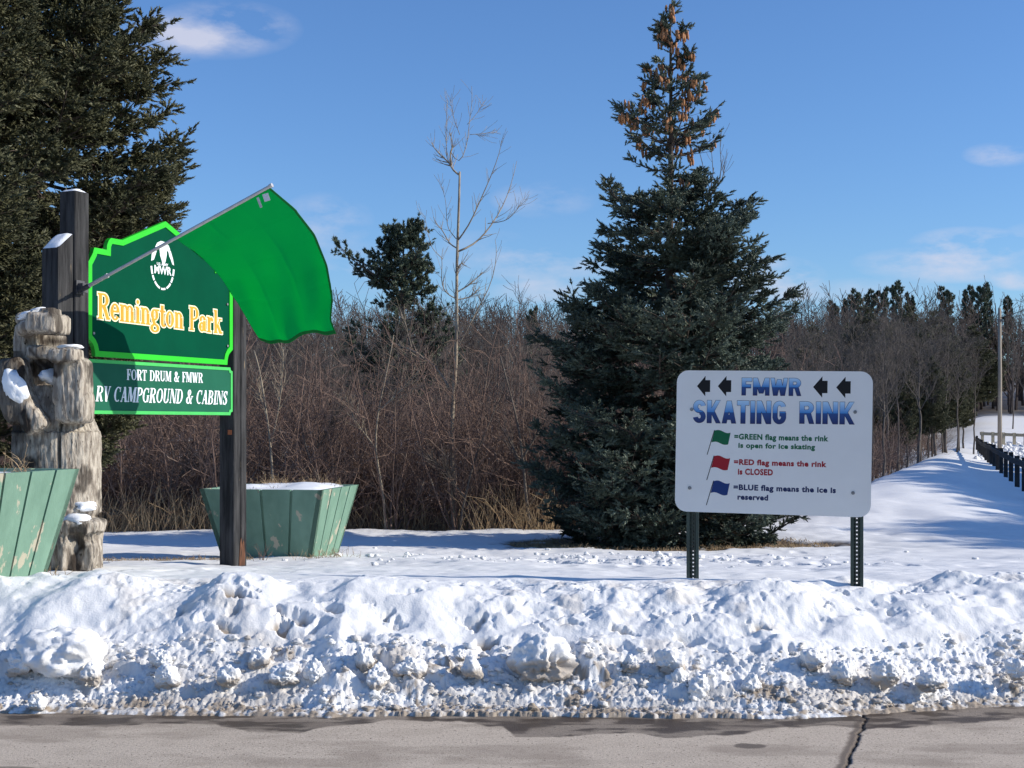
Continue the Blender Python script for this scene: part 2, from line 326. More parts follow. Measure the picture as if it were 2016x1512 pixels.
    dn = fbm(X*6, F_*6, 4, 40); dn2 = fbm(X*22, F_*22, 3, 41); dn3 = fbm(X*2, F_*2, 3, 42)
    dirt = (1-ss(d, .03, .16))*ss(dn2+.10*(1-ss(d, 0, .04)), .38, .62)*.9+(1-ss(d, .3, .5))*ss(dn, .54, .68)*ss(dn2, .38, .6)*.9*ss(dn3, .4, .6)+.5*(1-ss(d, .12, .5))*ss(fbm(X*3, F_*5, 3, 47), .3, .7)
    dirt = dirt+upz*ss(pit, .02, .06)*1.0*ss(dn, .33, .55)+upz*rough_up*ss(dn, .55, .7)*.3
    dirt = np.clip(dirt, 0, 1)*(Y < 9)
    gx, gy = 2.1, 17.6; sp = ((X-gx)/2.3)**2+((Y-gy)/1.7)**2+(fbm(X*2.5, Y*2.5, 3, 44)-.5)*1.0
    soil = 1-ss(sp, .75, .95)
    st = ((X+4.2)/1.6)**2+((Y-13.35-(X+4)*.1)/.34)**2+(fbm(X*4, Y*5, 3, 45)-.5)*1.1
    soil = np.maximum(soil, .95*(1-ss(st, .75, 1.0)))
    th = ss(Y, 21, 24)*(1-ss(X-(-3.6+.385*Y), -1.5, 0))*(1-.45*ss(Y, 44, 58))
    soil = np.maximum(soil, th*ss(fbm(X*1.2, Y*1.2, 3, 46), .38, .55)*.9)
    soil = np.maximum(soil, ss(Y, 104, 114)*.9)
    z = z-.03*soil*(Y > 9)
    return z, dirt, soil
def axis(segs):
    a = []
    for lo, hi, st in segs: a.append(np.arange(lo, hi-1e-9, st))
    return np.concatenate(a)
def geo(a, b, s0, g):
    o = [a]; s = s0
    while o[-1] < b: o.append(o[-1]+s); s *= g
    return np.array(o)
xf = np.arange(-3.7, 3.7, .0072); xr = geo(3.7, 260, .02, 1.045); XS = np.concatenate([-xr[::-1]-0, xf[1:], xr])
yb = np.arange(6.98, 8.66, .0072)
yf = geo(yb[-1], 21, .012, 1.006); yg = geo(yf[-1], 420, .16, 1.03)
def grid(xs, ys_, fn):
    X, Y = np.meshgrid(xs, ys_); Z = fn(X, Y)
    n, m = X.shape; i = np.arange(n*m).reshape(n, m)
    return np.stack([X, Y, Z[0] if isinstance(Z, tuple) else Z], -1).reshape(-1, 3), np.stack([i[:-1, :-1], i[:-1, 1:], i[1:, 1:], i[1:, :-1]], -1).reshape(-1, 4), Z
Vg, Fg, Zg = grid(XS, yb, ground)
tag(obj('snow_bank', Vg, Fg, m_snow, smooth=True, attrs={'dirt': Zg[1].ravel(), 'soil': Zg[2].ravel()}), kind='structure')
xs2 = np.concatenate([-xr[::-1], xf[1::3], xr]); ysf = np.concatenate([[8.60], yf[1:]])
Vg, Fg, Zg = grid(xs2, np.concatenate([yf, yg[1:]]), ground)
tag(obj('snowy_ground', Vg, Fg, m_snow, smooth=True, attrs={'dirt': Zg[1].ravel(), 'soil': Zg[2].ravel()}), kind='structure')
def gz(X, Y):
    return float(ground(np.array([[float(X)]]), np.array([[float(Y)]]))[0][0, 0])

WPX = [0, 200, 230, 300, 420, 500, 600, 650, 760, 900, 990, 1015, 1100, 1130, 1250, 1300, 1400, 1450, 1500, 1660, 1690, 1720, 1780, 1850, 2016]
WPY = [1427, 1433, 1430, 1424, 1427, 1441, 1442, 1432, 1419, 1420, 1430, 1450, 1453, 1446, 1443, 1452, 1448, 1445, 1436, 1428, 1434, 1433, 1434, 1426, 1416]
CR = [at_ for at_ in [(1703, 1415), (1697, 1432), (1688, 1445), (1686, 1462), (1674, 1478), (1671, 1492), (1664, 1512), (1650, 1560), (1640, 1650), (1560, 1900)]]
def road(X, Y):
    PX = X/np.maximum(Y, 1)*F+1008; PY = HZ+EYE*F/np.maximum(Y, 1)
    lim = np.interp(X/7.0*F+1008, WPX, WPY)+(fbm(X*9, Y*9, 3, 61)-.5)*9; wet = ss(lim-PY, -1.6, 1.6)*(.55+.45*ss(fbm(X*6, Y*14, 3, 68), .35, .6))
    spt = ((X-(1475-1008)/F*6.57)/.085)**2+((Y-6.57)/.055)**2+(fbm(X*20, Y*20, 2, 62)-.5)*.8; wet = np.maximum(wet, (1-ss(spt, .7, 1.1))*.75)
    spt = ((X+2.35)/.14)**2+((Y-6.15)/.03)**2; wet = np.maximum(wet, (1-ss(spt, .6, 1.1))*.6)
    cx = np.array([(p[0]-1008)/F*(EYE*F/(p[1]-HZ)) for p in CR]); cy = np.array([EYE*F/(p[1]-HZ) for p in CR])
    xc = np.interp(Y, cy[::-1], cx[::-1])+(fbm(Y*30, Y*0, 2, 63)-.5)*.02
    w = .010*(.5+fbm(Y*25, Y*0+5, 2, 64)); crack = (1-ss(np.abs(X-xc-.005), w*.4, w))*.97
    side = X-xc; stain = (1-ss(-side, .03, .06))*(side < 0)+(1-ss(side, .01, .03+.09*ss(Y, 6.85, 7.1)))*(side >= 0)
    stain = np.maximum(stain, .45*ss(fbm(X*1.6, Y*4, 4, 65), .50, .68)+.18*ss(fbm(X*7, Y*12, 3, 67), .5, .7)); wet = np.maximum(wet, .45*(1-ss(np.abs(side+.015), .01, .035)))
    z = 0-.012*crack+(fbm(X*.8, Y*.8, 2, 66)-.5)*.006
    return z, wet, crack, np.clip(stain, 0, 1)
xr2 = geo(3.2, 260, .05, 1.15); xroad = np.concatenate([-xr2[::-1], np.arange(-3.2, 3.2, .008)[1:], xr2])
yroad = np.concatenate([-geo(2, 60, .5, 1.3)[::-1], np.arange(-1.5, 5.6, .25), np.arange(5.7, 7.72, .009), [7.9]])
Vg, Fg, Zg = grid(xroad, yroad, road)
tag(obj('road', Vg, Fg, m_road, smooth=True, attrs={'wet': Zg[1].ravel(), 'crack': Zg[2].ravel(), 'stain': Zg[3].ravel()}), kind='structure')

# ---------------------------------------------------------------- snow lumps and rubble at the foot of the bank
def ico(sub=3):
    import bmesh
    bm = bmesh.new(); bmesh.ops.create_icosphere(bm, subdivisions=sub, radius=1); V = np.array([v.co[:] for v in bm.verts]); Fc = np.array([[v.index for v in f.verts] for f in bm.faces]); bm.free(); return V, Fc
def _v3(x, y, z, sd_):
    k = np.floor(z); f = z-k; f = f*f*(3-2*f); out_ = 0
    for d_, w in ((0, 1-f), (1, f)):
        kk = k+d_; ox = _h(kk, kk*0+3, sd_)*57.3; oy = _h(kk, kk*0+9, sd_)*91.7
        i_ = np.floor(x); j_ = np.floor(y); fx = x-i_; fy = y-j_; fx = fx*fx*(3-2*fx); fy = fy*fy*(3-2*fy); q = np.floor(ox)*131
        a = _h(i_+q, j_, sd_+7); b = _h(i_+1+q, j_, sd_+7); c = _h(i_+q, j_+1, sd_+7); d = _h(i_+1+q, j_+1, sd_+7)
        out_ = out_+w*((a*(1-fx)+b*fx)*(1-fy)+(c*(1-fx)+d*fx)*fy)
    return out_
def n3(P, s, sd_):
    t = 0; a = 1; n_ = 0
    for k in range(4): t = t+a*_v3(P[:, 0]*s*2**k+11*k, P[:, 1]*s*2**k+5*k, P[:, 2]*s*2**k+3*k, sd_+k); n_ += a; a *= .5
    return t/n_
def lump(c, r, seed, sub=5, sq=.45, kn=.0):
    V, Fc = ico(sub); P = V*(1+(n3(V, 1.2, seed)[:, None]-.5)*1.3-np.abs(n3(V, 2.4, seed+3)[:, None]-.5)*(.6+kn)*1.1+(n3(V, 9, seed+5)[:, None]-.5)*.22*(kn+.3))
    P[:, 2] = np.where(P[:, 2] > 0, P[:, 2], P[:, 2]*sq); return P*np.array(r)+np.array(c), Fc
ico2 = ico(2)
def snow_lump(px, py, Y, rx, rz, seed, label, group=None, dirt_h=.3, ry=None, kn=.3):
    X = (px-1008)/F*Y; z = EYE-(py-HZ)/F*Y; V, Fc = lump((X, Y, z), (rx*.95, ry or rx*.8, rz*1.3), seed, sq=.8, kn=kn)
    h = (V[:, 2]-V[:, 2].min())/(V[:, 2].max()-V[:, 2].min()); dt = (1-ss(h+(n3(V*1.8, 1, seed+9)-.5)*.9, dirt_h, dirt_h+.28))*.8
    o = obj('snow_lump', V, Fc, m_snow, loc=(X, Y, z), smooth=True, attrs={'dirt': dt, 'soil': dt*0}); return tag(o, label, 'snow lump', group)
snow_lump(1068, 1305, 7.52, .185, .115, 3, 'big dirty-bottomed snow boulder in the middle of the bank foot', dirt_h=.52)
snow_lump(128, 1292, 7.60, .25, .135, 8, 'broad clean white snow boulder at the bank foot below the left planter', dirt_h=.0, kn=.1)
GL = 'snow clods broken off along the foot of the bank'
for i, (px, py, Y, rx, rz) in enumerate([(330, 1338, 7.42, .07, .055), (318, 1300, 7.5, .06, .05), (510, 1300, 7.55, .075, .06), (450, 1335, 7.4, .06, .05), (718, 1300, 7.5, .07, .07), (745, 1335, 7.42, .08, .06),
        (805, 1318, 7.48, .09, .065), (905, 1290, 7.52, .035, .035), (930, 1318, 7.46, .065, .055), (1320, 1305, 7.5, .09, .06), (1375, 1355, 7.38, .08, .065), (1335, 1340, 7.43, .07, .05),
        (1600, 1300, 7.52, .085, .055), (1660, 1325, 7.45, .07, .06), (1745, 1325, 7.46, .09, .07), (1480, 1350, 7.40, .06, .05), (2000, 1320, 7.55, .07, .06), (1830, 1345, 7.45, .09, .045), (75, 1385, 7.32, .055, .045),
        (180, 1330, 7.45, .06, .05), (620, 1325, 7.45, .06, .05), (40, 1310, 7.5, .09, .06), (1240, 1310, 7.5, .06, .04), (560, 1330, 7.43, .09, .05)]):
    snow_lump(px, py, Y, rx, rz, 20+i, 'small knobbly off-white snow clod at the foot of the ploughed bank', GL, dirt_h=.12+.3*((i*7) % 5)/5)
rng = np.random.default_rng(5); V0, F0 = ico2; ico2 = ico(3); V0, F0 = ico2; tmpl = [V0*(1+(n3(V0, 1.2, s)[:, None]-.5)*1.5+(np.abs(n3(V0, 3.2, s+9)[:, None]-.5))*-1.2+(n3(V0, 8, s+4)[:, None]-.5)*.35)*np.array([1, .8, .75]) for s in range(60, 66)]
n = 2600; X = rng.uniform(-3.6, 3.6, n); d = .05+rng.random(n)**1.1*.40; Y = edgeY(X)+d; Zr, Dr, _ = ground(X[None], Y[None]); rr = .004+.018*rng.random(n)**3*np.clip(d*5, .45, 1)+.022*(rng.random(n) < .03)
VV = np.concatenate([tmpl[i % 6]*rr[i]*np.array([1, 1, .8])+np.array([X[i], Y[i], Zr[0, i]+rr[i]*.35]) for i in range(n)]); FF = np.concatenate([F0+i*len(V0) for i in range(n)])
dd = np.repeat(np.clip(Dr[0]*.8+.35*(rng.random(n) < .35), 0, 1), len(V0))
tag(obj('snow_rubble', VV, FF, m_snow, smooth=True, attrs={'dirt': dd, 'soil': dd*0}), 'small crumbs of dirty snow and ice scattered along the road edge', 'snow', kind='stuff')

# crumbs of trampled snow on the field
n = 260; X = rng.normal(.9, 1.5, n); Y = rng.normal(13.6, .8, n); Zr = ground(X[None], Y[None])[0][0]; rr = .008+.035*rng.random(n)**3
VV = np.concatenate([tmpl[i % 6]*rr[i]*np.array([1, 1, .8])+np.array([X[i], Y[i], Zr[i]+rr[i]*.3]) for i in range(n)]); FF = np.concatenate([F0+i*len(V0) for i in range(n)])
tag(obj('snow_crumbs', VV, FF, m_snow, smooth=True, attrs={'dirt': np.zeros(len(VV)), 'soil': np.zeros(len(VV))}), 'kicked up crumbs of clean snow on the trampled field before the spruce', 'snow', kind='stuff')

# ---------------------------------------------------------------- lettering
class Plane2:
    """a sign face: origin, u along, v up, n out"""
    def __init__(s, O, U, Vv, Nn): s.O, s.U, s.V, s.N = (np.array(x, float) for x in (O, U, Vv, Nn))
    def p(s, u, v, h=0): return s.O+s.U*u+s.V*v+s.N*h
def extr(mb, pl, poly, h0, h1):
    """polygon (triangle-fan from first edge midpoint list) as a thin solid; poly given as quad strip [(a,b),...] or plain list"""
    if isinstance(poly[0][0], (tuple, list, np.ndarray)):        # strip of pairs
        V = []
        for a, b in poly: V += [pl.p(*a, h1), pl.p(*b, h1), pl.p(*a, h0), pl.p(*b, h0)]
        Q = []
        for i in range(len(poly)-1):
            k = 4*i; Q += [[k, k+1, k+5, k+4], [k, k+4, k+6, k+2], [k+1, k+3, k+7, k+5]]
        k = 4*(len(poly)-1); Q += [[0, 2, 3, 1], [k, k+1, k+3, k+2]]; mb.add(V, Q)
    else:
        n_ = len(poly); V = [pl.p(*q, h1) for q in poly]+[pl.p(*q, h0) for q in poly]
        c = np.mean(np.array(poly), 0); V.append(pl.p(*c, h1))
        mb.add(V, [[i, n_+i, n_+(i+1) % n_, (i+1) % n_] for i in range(n_)], [[i, (i+1) % n_, 2*n_] for i in range(n_)])
TK, TN = .19, .07
GL_ = {
 'F': (.64, 'v .18 0 1;s .18 0 .17;h .02 .58 .965;n .57 .72 1;h .18 .44 .52;n .43 .38 .66'),
 'O': (.84, 'a .42 .5 .30 .46 0 360'), 'R': (.80, 'v .18 0 1;s .18 0 .17;h .02 .40 .965;a .40 .75 .2 .215 -90 90;h .18 .4 .52;l .40 .52 .66 0;s .68 .03 .1'),
 'T': (.72, 'v .36 0 1;s .36 0 .17;h .04 .68 .965;n .06 .74 1;n .66 .74 1'), 'D': (.82, 'v .18 0 1;h .02 .38 .965;h .02 .38 .035;a .36 .5 .31 .465 -90 90'),
 'U': (.82, 'v .18 .28 1;s .18 .97 .17;a .40 .29 .22 .255 180 360;n .62 .28 1;s .62 .97 .13'), 'M': (.98, 'n .12 0 1;s .12 .03 .11;h .02 .2 .97;l .20 1 .47 .05;m .47 .05 .74 1;v .80 0 1;s .80 0 .15;h .74 .95 .97'),
 'W': (1.08, 'l .17 1 .36 0;m .36 0 .55 1;l .56 1 .74 0;m .74 0 .95 1;s .15 .97 .13;s .95 .97 .11;s .55 .97 .11'), 'V': (.74, 'l .17 1 .38 0;m .38 0 .62 1;s .16 .97 .15;s .62 .97 .11'),
 'C': (.76, 'a .42 .5 .30 .46 55 305;n .66 .66 .98'), 'A': (.80, 'm .38 .96 .13 0;l .38 1 .63 0;h .2 .56 .32;s .13 .03 .11;s .63 .03 .15'),
 'P': (.72, 'v .18 0 1;s .18 0 .17;h .02 .40 .965;a .38 .73 .22 .235 -90 90;h .18 .4 .48'), 'G': (.84, 'a .42 .5 .30 .46 55 330;n .66 .66 .98;v .64 .04 .42;s .66 .44 .15'),
 'N': (.86, 'n .14 0 1;s .14 .03 .12;h .02 .2 .97;l .20 1 .66 .02;n .72 0 1;s .72 .97 .12'), 'B': (.78, 'v .18 0 1;h .02 .38 .965;h .02 .38 .035;h .18 .4 .52;a .36 .745 .2 .215 -90 90;a .38 .275 .23 .24 -90 90'),
 'I': (.38, 'v .19 0 1;s .19 0 .17;s .19 .97 .17'), 'S': (.66, 'a .33 .745 .18 .22 20 255;a .33 .265 .2 .235 -160 75;l .17 .72 .53 .30;n .53 .70 .98;n .11 .02 .32'),
 '&': (.88, 'a .34 .78 .13 .18 0 360;a .30 .25 .2 .22 60 360;l .24 .68 .68 0;m .52 .05 .76 .52;s .74 .52 .12'), "'": (.2, 'v .1 .7 1'), ' ': (.42, ''),
 'e': (.60, 'a .31 .34 .2 .3 0 325;h .12 .52 .36'), 'm': (1.04, 'v .18 0 .64;s .18 0 .15;h .03 .2 .64;a .34 .42 .17 .22 15 165;v .51 0 .46;s .51 0 .14;a .68 .42 .17 .22 15 165;v .84 0 .46;s .85 0 .15'),
 'i': (.36, 'v .18 0 .64;s .18 0 .16;h .03 .2 .64;o .18 .86 .115'), 'n': (.70, 'v .18 0 .64;s .18 0 .15;h .03 .2 .64;a .35 .42 .17 .22 15 165;v .52 0 .46;s .53 0 .15'),
 'g': (.62, 'a .28 .44 .16 .2 0 360;a .30 -.1 .22 .14 0 360;h .38 .6 .64;l .16 .26 .28 .06'), 't': (.44, 'v .2 .1 .86;h .04 .4 .62;a .30 .14 .1 .12 180 330'),
 'o': (.62, 'a .31 .34 .2 .3 0 360'), 'a': (.62, 'a .24 .2 .13 .17 0 360;v .44 .04 .46;a .30 .46 .16 .18 10 170;o .16 .48 .08;s .50 .02 .1'),
 'r': (.52, 'v .18 0 .64;s .18 0 .16;h .03 .2 .64;a .36 .42 .14 .21 60 170;o .42 .55 .1'), 'k': (.72, 'v .18 0 1;h .03 .2 .97;s .18 0 .15;m .26 .26 .54 .64;l .32 .38 .58 0;s .6 .02 .12;s .54 .62 .11'),
}
def serif_text(mb, pl, txt, u0, u1, v0, cap, h0, h1, grow=0, shear=0, vtilt=0):
    tw = sum(GL_[c][0] for c in txt); sx = (u1-u0)/tw; sy = cap; x = 0; gx, gy = grow/sx, grow/sy; k = 0
    def T(a, b): return (u0+(x+a)*sx+shear*b*sy, v0+b*sy+vtilt*((x+a)/tw))
    for c in txt:
        w_, code = GL_[c]
        for tok in filter(None, code.split(';')):
            q = tok.split(); op = q[0]; q = [float(t) for t in q[1:]]; k += 1; dz = (k % 5)*.00012; poly = None
            if op in 'vn':
                w = (TK if op == 'v' else TN)/2+gx; poly = [(q[0]-w, q[1]-gy), (q[0]+w, q[1]-gy), (q[0]+w, q[2]+gy), (q[0]-w, q[2]+gy)]
            elif op == 's': poly = [(q[0]-q[2]-gx, q[1]-gy-.0), (q[0]+q[2]+gx, q[1]-gy), (q[0]+q[2]+gx, q[1]+.055+gy), (q[0]-q[2]-gx, q[1]+.055+gy)] if q[1] < .5 else [(q[0]-q[2]-gx, q[1]-.03-gy), (q[0]+q[2]+gx, q[1]-.03-gy), (q[0]+q[2]+gx, q[1]+.03+gy), (q[0]-q[2]-gx, q[1]+.03+gy)]
            elif op == 'h': poly = [(q[0]-gx, q[2]-.035-gy), (q[1]+gx, q[2]-.035-gy), (q[1]+gx, q[2]+.035+gy), (q[0]-gx, q[2]+.035+gy)]
            elif op in 'lm':
                w = (TK*1.08 if op == 'l' else TN*1.2)/2+gx; a, b = (q[0], q[1]), (q[2], q[3]);
                if a[1] < b[1]: a, b = b, a
                poly = [(b[0]-w, b[1]-gy), (b[0]+w, b[1]-gy), (a[0]+w, a[1]+gy), (a[0]-w, a[1]+gy)]
            elif op == 'o':
                poly = [(q[0]+(q[2]*.8+gx)*math.cos(t), q[1]+(q[2]*.75+gy)*math.sin(t)) for t in np.linspace(0, 2*math.pi, 13)[:-1]]
            elif op == 'a':
                cx, cy, rx, ry, a0, a1 = q; st = []
                for t in np.linspace(R(a0), R(a1), max(6, int((a1-a0)/15))):
                    cc = abs(math.cos(t)); wx = (TN+(TK-TN)*cc**1.3)/2+gx; wy = (TN*.9+.05*cc)/2+gy
                    st.append((T(cx+(rx+wx)*math.cos(t), cy+(ry+wy)*math.sin(t)), T(cx+(rx-wx)*math.cos(t), cy+(ry-wy)*math.sin(t))))
                extr(mb, pl, st, h0, h1+dz); continue
            extr(mb, pl, [T(*p_) for p_ in poly], h0, h1+dz)
        x += w_
_fc = {}
def font_mesh(txt, off, ex=0.0, space=1.0):
    key = (txt, off, space)
    if key in _fc: return _fc[key]
    cu = bpy.data.curves.new('t', 'FONT'); cu.body = txt; cu.offset = off; cu.extrude = .02; cu.resolution_u = 4; cu.space_character = space
    o = bpy.data.objects.new('t', cu); COL.objects.link(o); bpy.context.view_layer.update()
    me = bpy.data.meshes.new_from_object(o.evaluated_get(bpy.context.evaluated_depsgraph_get()))
    V = np.array([v.co[:] for v in me.vertices]); F3 = [list(p.vertices) for p in me.polygons if len(p.vertices) == 3]; F4 = [list(p.vertices) for p in me.polygons if len(p.vertices) == 4]
    bpy.data.objects.remove(o); bpy.data.curves.remove(cu); bpy.data.meshes.remove(me); _fc[key] = (V, F3, F4); return _fc[key]
def sans(mb, pl, txt, u0, u1, v0, cap, h0, h1, off=.02, vt=0, space=1.0):
    V, F3, F4 = font_mesh(txt, off, space=space); H = font_mesh('H', off)[0]; x0, x1 = V[:, 0].min(), V[:, 0].max(); ch = H[:, 1].max()-H[:, 1].min()
    u = u0+(V[:, 0]-x0)/(x1-x0)*(u1-u0); v = v0+(V[:, 1]-H[:, 1].min())/ch*cap+vt*(u-u0)
    z = np.where(V[:, 2] > 0, h1, h0); fade = (V[:, 1]-H[:, 1].min())/ch
    mb.add(pl.O+u[:, None]*pl.U+v[:, None]*pl.V+z[:, None]*pl.N, F4, F3); return fade

# ---------------------------------------------------------------- the white skating rink sign
A1 = np.array([1.07, 8.56]); th = R(14.4); U2 = np.array([math.cos(th), -math.sin(th), 0]); roll = R(-.93)
Nn = np.array([-math.sin(th), -math.cos(th), 0]); Uz = np.array([0, 0, 1.])
Us = U2*math.cos(roll)+Uz*math.sin(roll); Vs = -U2*math.sin(roll)+Uz*math.cos(roll)
SW, SH = 1.226, .914
gsz = gz(1.66, 8.41)-.05
S = empty('skating_rink_sign', (1.66, 8.41, gsz), 'white rounded skating rink notice board with three flag symbols on two green steel posts', 'sign')
pl = Plane2((A1[0], A1[1], 1.949), Us, Vs, Nn)          # origin at the top left corner
def rrect(w, h, r, k=7):
    P = []
    for cx, cy, a in ((w-r, -r, 0), (r, -r, 90), (r, -h+r, 180), (w-r, -h+r, 270)):
        for t in np.linspace(a, a+90, k): P.append((cx+r*math.cos(R(t)), cy+r*math.sin(R(t))))
    return P
mb = MB(); po = rrect(SW, SH, .075); n_ = len(po); V = [pl.p(*q, 0) for q in po]+[pl.p(*q, -.003) for q in po]+[pl.p(SW/2, -SH/2, 0), pl.p(SW/2, -SH/2, -.003)]
mb.add(V, [[i, n_+i, n_+(i+1) % n_, (i+1) % n_] for i in range(n_)], [[i, (i+1) % n_, 2*n_] for i in range(n_)]+[[n_+(i+1) % n_, n_+i, 2*n_+1] for i in range(n_)])
panel = mb.build('sign_panel', m_panelw, S)
def L3(x, y):      # zoomed photo coordinates of the sign -> face coordinates
    top = 60+(x-100)*10/1150; bot = 973+(x-100)*40/1150; return (x-43)/1268*SW, -(y-top)/(bot-top)*SH
E0, E1 = -.0004, .0005
for (tx_, ty_, w, h) in [(178, 162, 87, 132), (316, 163, 88, 132), (934, 170, 92, 138), (1081, 173, 91, 138)]:
    mb = MB(); hd = .64
    extr(mb, pl, [L3(tx_, ty_), L3(tx_+w*hd, ty_+h/2), L3(tx_+w*hd, ty_-h/2)], E0, E1)
    extr(mb, pl, [L3(tx_+w*hd-1, ty_+h*.29), L3(tx_+w, ty_+h*.29), L3(tx_+w, ty_-h*.29), L3(tx_+w*hd-1, ty_-h*.29)], E0, E1+.0001)
    mb.build('arrow', m_ink, panel)
BLK = {
 'F': (.62, 'v .14 0 1;h .1 .58 .90;h .1 .52 .52'), 'M': (.94, 'v .14 0 1;v .80 0 1;l .16 1 .47 .12;l .47 .12 .78 1'), 'W': (1.0, 'l .14 1 .30 0;l .30 0 .50 .92;l .50 .92 .70 0;l .70 0 .86 1'),
 'R': (.72, 'v .14 0 1;a .36 .72 .2 .19 -90 90;h .1 .38 .90;h .1 .38 .52;l .42 .50 .58 0'), 'S': (.68, 'a .34 .72 .19 .19 10 270;a .34 .28 .19 .19 -170 90'), 'K': (.72, 'v .14 0 1;l .20 .40 .56 1;l .28 .52 .58 0'),
 'A': (.74, 'l .37 .98 .14 0;l .37 .98 .60 0;h .2 .54 .26'), 'T': (.60, 'v .30 0 1;h .02 .58 .90'), 'I': (.32, 'v .16 0 1'), 'N': (.76, 'v .14 0 1;v .60 0 1;l .16 .98 .58 .02'), 'G': (.70, 'a .34 .72 .19 .19 10 180;v .14 .26 .74;a .34 .28 .19 .19 180 360;v .54 .26 .48;h .36 .62 .44')}
def block_text(mb, pl, txt, u0, u1, v0, cap, h0, h1, grow=0):
    tw = sum(BLK[c][0] for c in txt); sx = (u1-u0)/tw; sy = cap; x = 0; gx, gy = grow/sx, grow/sy; k = 0; B = .104
    T = lambda a, b: (u0+(x+a)*sx, v0+b*sy)
    for c in txt:
        for tok in BLK[c][1].split(';'):
            q = tok.split(); op = q[0]; q = [float(t) for t in q[1:]]; k += 1; dz = (k % 6)*.0001
            if op == 'v': w = B+gx; poly = [(q[0]-w, q[1]-gy), (q[0]+w, q[1]-gy), (q[0]+w, q[2]+gy), (q[0]-w, q[2]+gy)]
            elif op == 'h': poly = [(q[0]-gx, q[2]-.10-gy), (q[1]+gx, q[2]-.10-gy), (q[1]+gx, q[2]+.10+gy), (q[0]-gx, q[2]+.10+gy)]
            elif op == 'l':
                a, b = (q[0], q[1]), (q[2], q[3]); w = B*.98+gx
                if a[1] < b[1]: a, b = b, a
                poly = [(b[0]-w, b[1]-gy), (b[0]+w, b[1]-gy), (a[0]+w, a[1]+gy), (a[0]-w, a[1]+gy)]
            else:
                cx, cy, rx, ry, a0, a1 = q; st = []
                for t in np.linspace(R(a0), R(a1), max(7, int((a1-a0)/14))):
                    wx, wy = B+gx, .09+gy; st.append((T(cx+(rx+wx)*math.cos(t), cy+(ry+wy)*math.sin(t)), T(cx+(rx-wx)*math.cos(t), cy+(ry-wy)*math.sin(t))))
                extr(mb, pl, st, h0, h1+dz); continue
            extr(mb, pl, [T(*p_) for p_ in poly], h0, h1+dz)
        x += BLK[c][0]
for txt, x0, x1, yb_, yt in [('FMWR', 470, 862, 221, 110), ('SKATING', 150, 770, 398, 253), ('RINK', 846, 1204, 405, 264)]:
    (u0, v0), (u1, _), (_, vt_) = L3(x0, yb_), L3(x1, yb_), L3(x0, yt); cap = vt_-v0
    mo = MB(); block_text(mo, pl, txt, u0, u1, v0, cap, E0, E1, .0022); mo.build('title_outline', m_pbd, panel)
    mb = MB(); block_text(mb, pl, txt, u0, u1, v0, cap, E1, E1+.0012); Vt_, _ = mb.get(); mb.build('title_lettering', m_title, panel, attrs={'fade': ((Vt_-pl.O)@pl.V-v0)/cap})
for rows, m_ in [([('=GREEN flag means the rink', 430, 1037, 507, 470), ('is open for ice skating', 457, 953, 562, 528)], m_pg), ([('=RED flag means the rink', 430, 1028, 671, 634), ('is CLOSED', 457, 685, 735, 695)], m_pr),
                 ([('=BLUE flag means the ice is', 430, 1090, 834, 797), ('reserved', 457, 657, 897, 860)], m_pbd)]:
    for txt, x0, x1, yb_, yt in rows:
        mb = MB(); (u0, v0), (u1, _), (_, vt_) = L3(x0, yb_), L3(x1, yb_), L3(x0, yt); sans(mb, pl, txt, u0, u1, v0, vt_-v0, E0, E1, .045, -.004, 1.1); mb.build('message_lettering', m_, panel)
for y0, m_ in ((450, m_pg), (615, m_pr), (777, m_pb)):
    mb = MB(); st = []
    for k in range(13):
        f = k/12; yy = -7*math.sin(f*6.0)+f*12; st.append((L3(300+f*105, y0+yy), L3(280+f*110, y0+76+yy)))
    extr(mb, pl, st, E0, E1); fl = mb.build('flag_symbol', m_, panel)
    mb = MB(); extr(mb, pl, [L3(296, y0-3), L3(301, y0-3), L3(255, y0+155), L3(250, y0+155)], E0, E1+.0003); mb.build('staff', m_ink, fl)
for x, y in ((145, 312), (1203, 332), (140, 820), (1198, 855)):
    u, v = L3(x, y); mb = MB(); tube1(mb, [pl.p(u, v, -.001), pl.p(u, v, .004)], .0115, 14); tube1(mb, [pl.p(u, v, .003), pl.p(u, v, .009)], .0062, 6); mb.build('bolt', m_steel, panel)
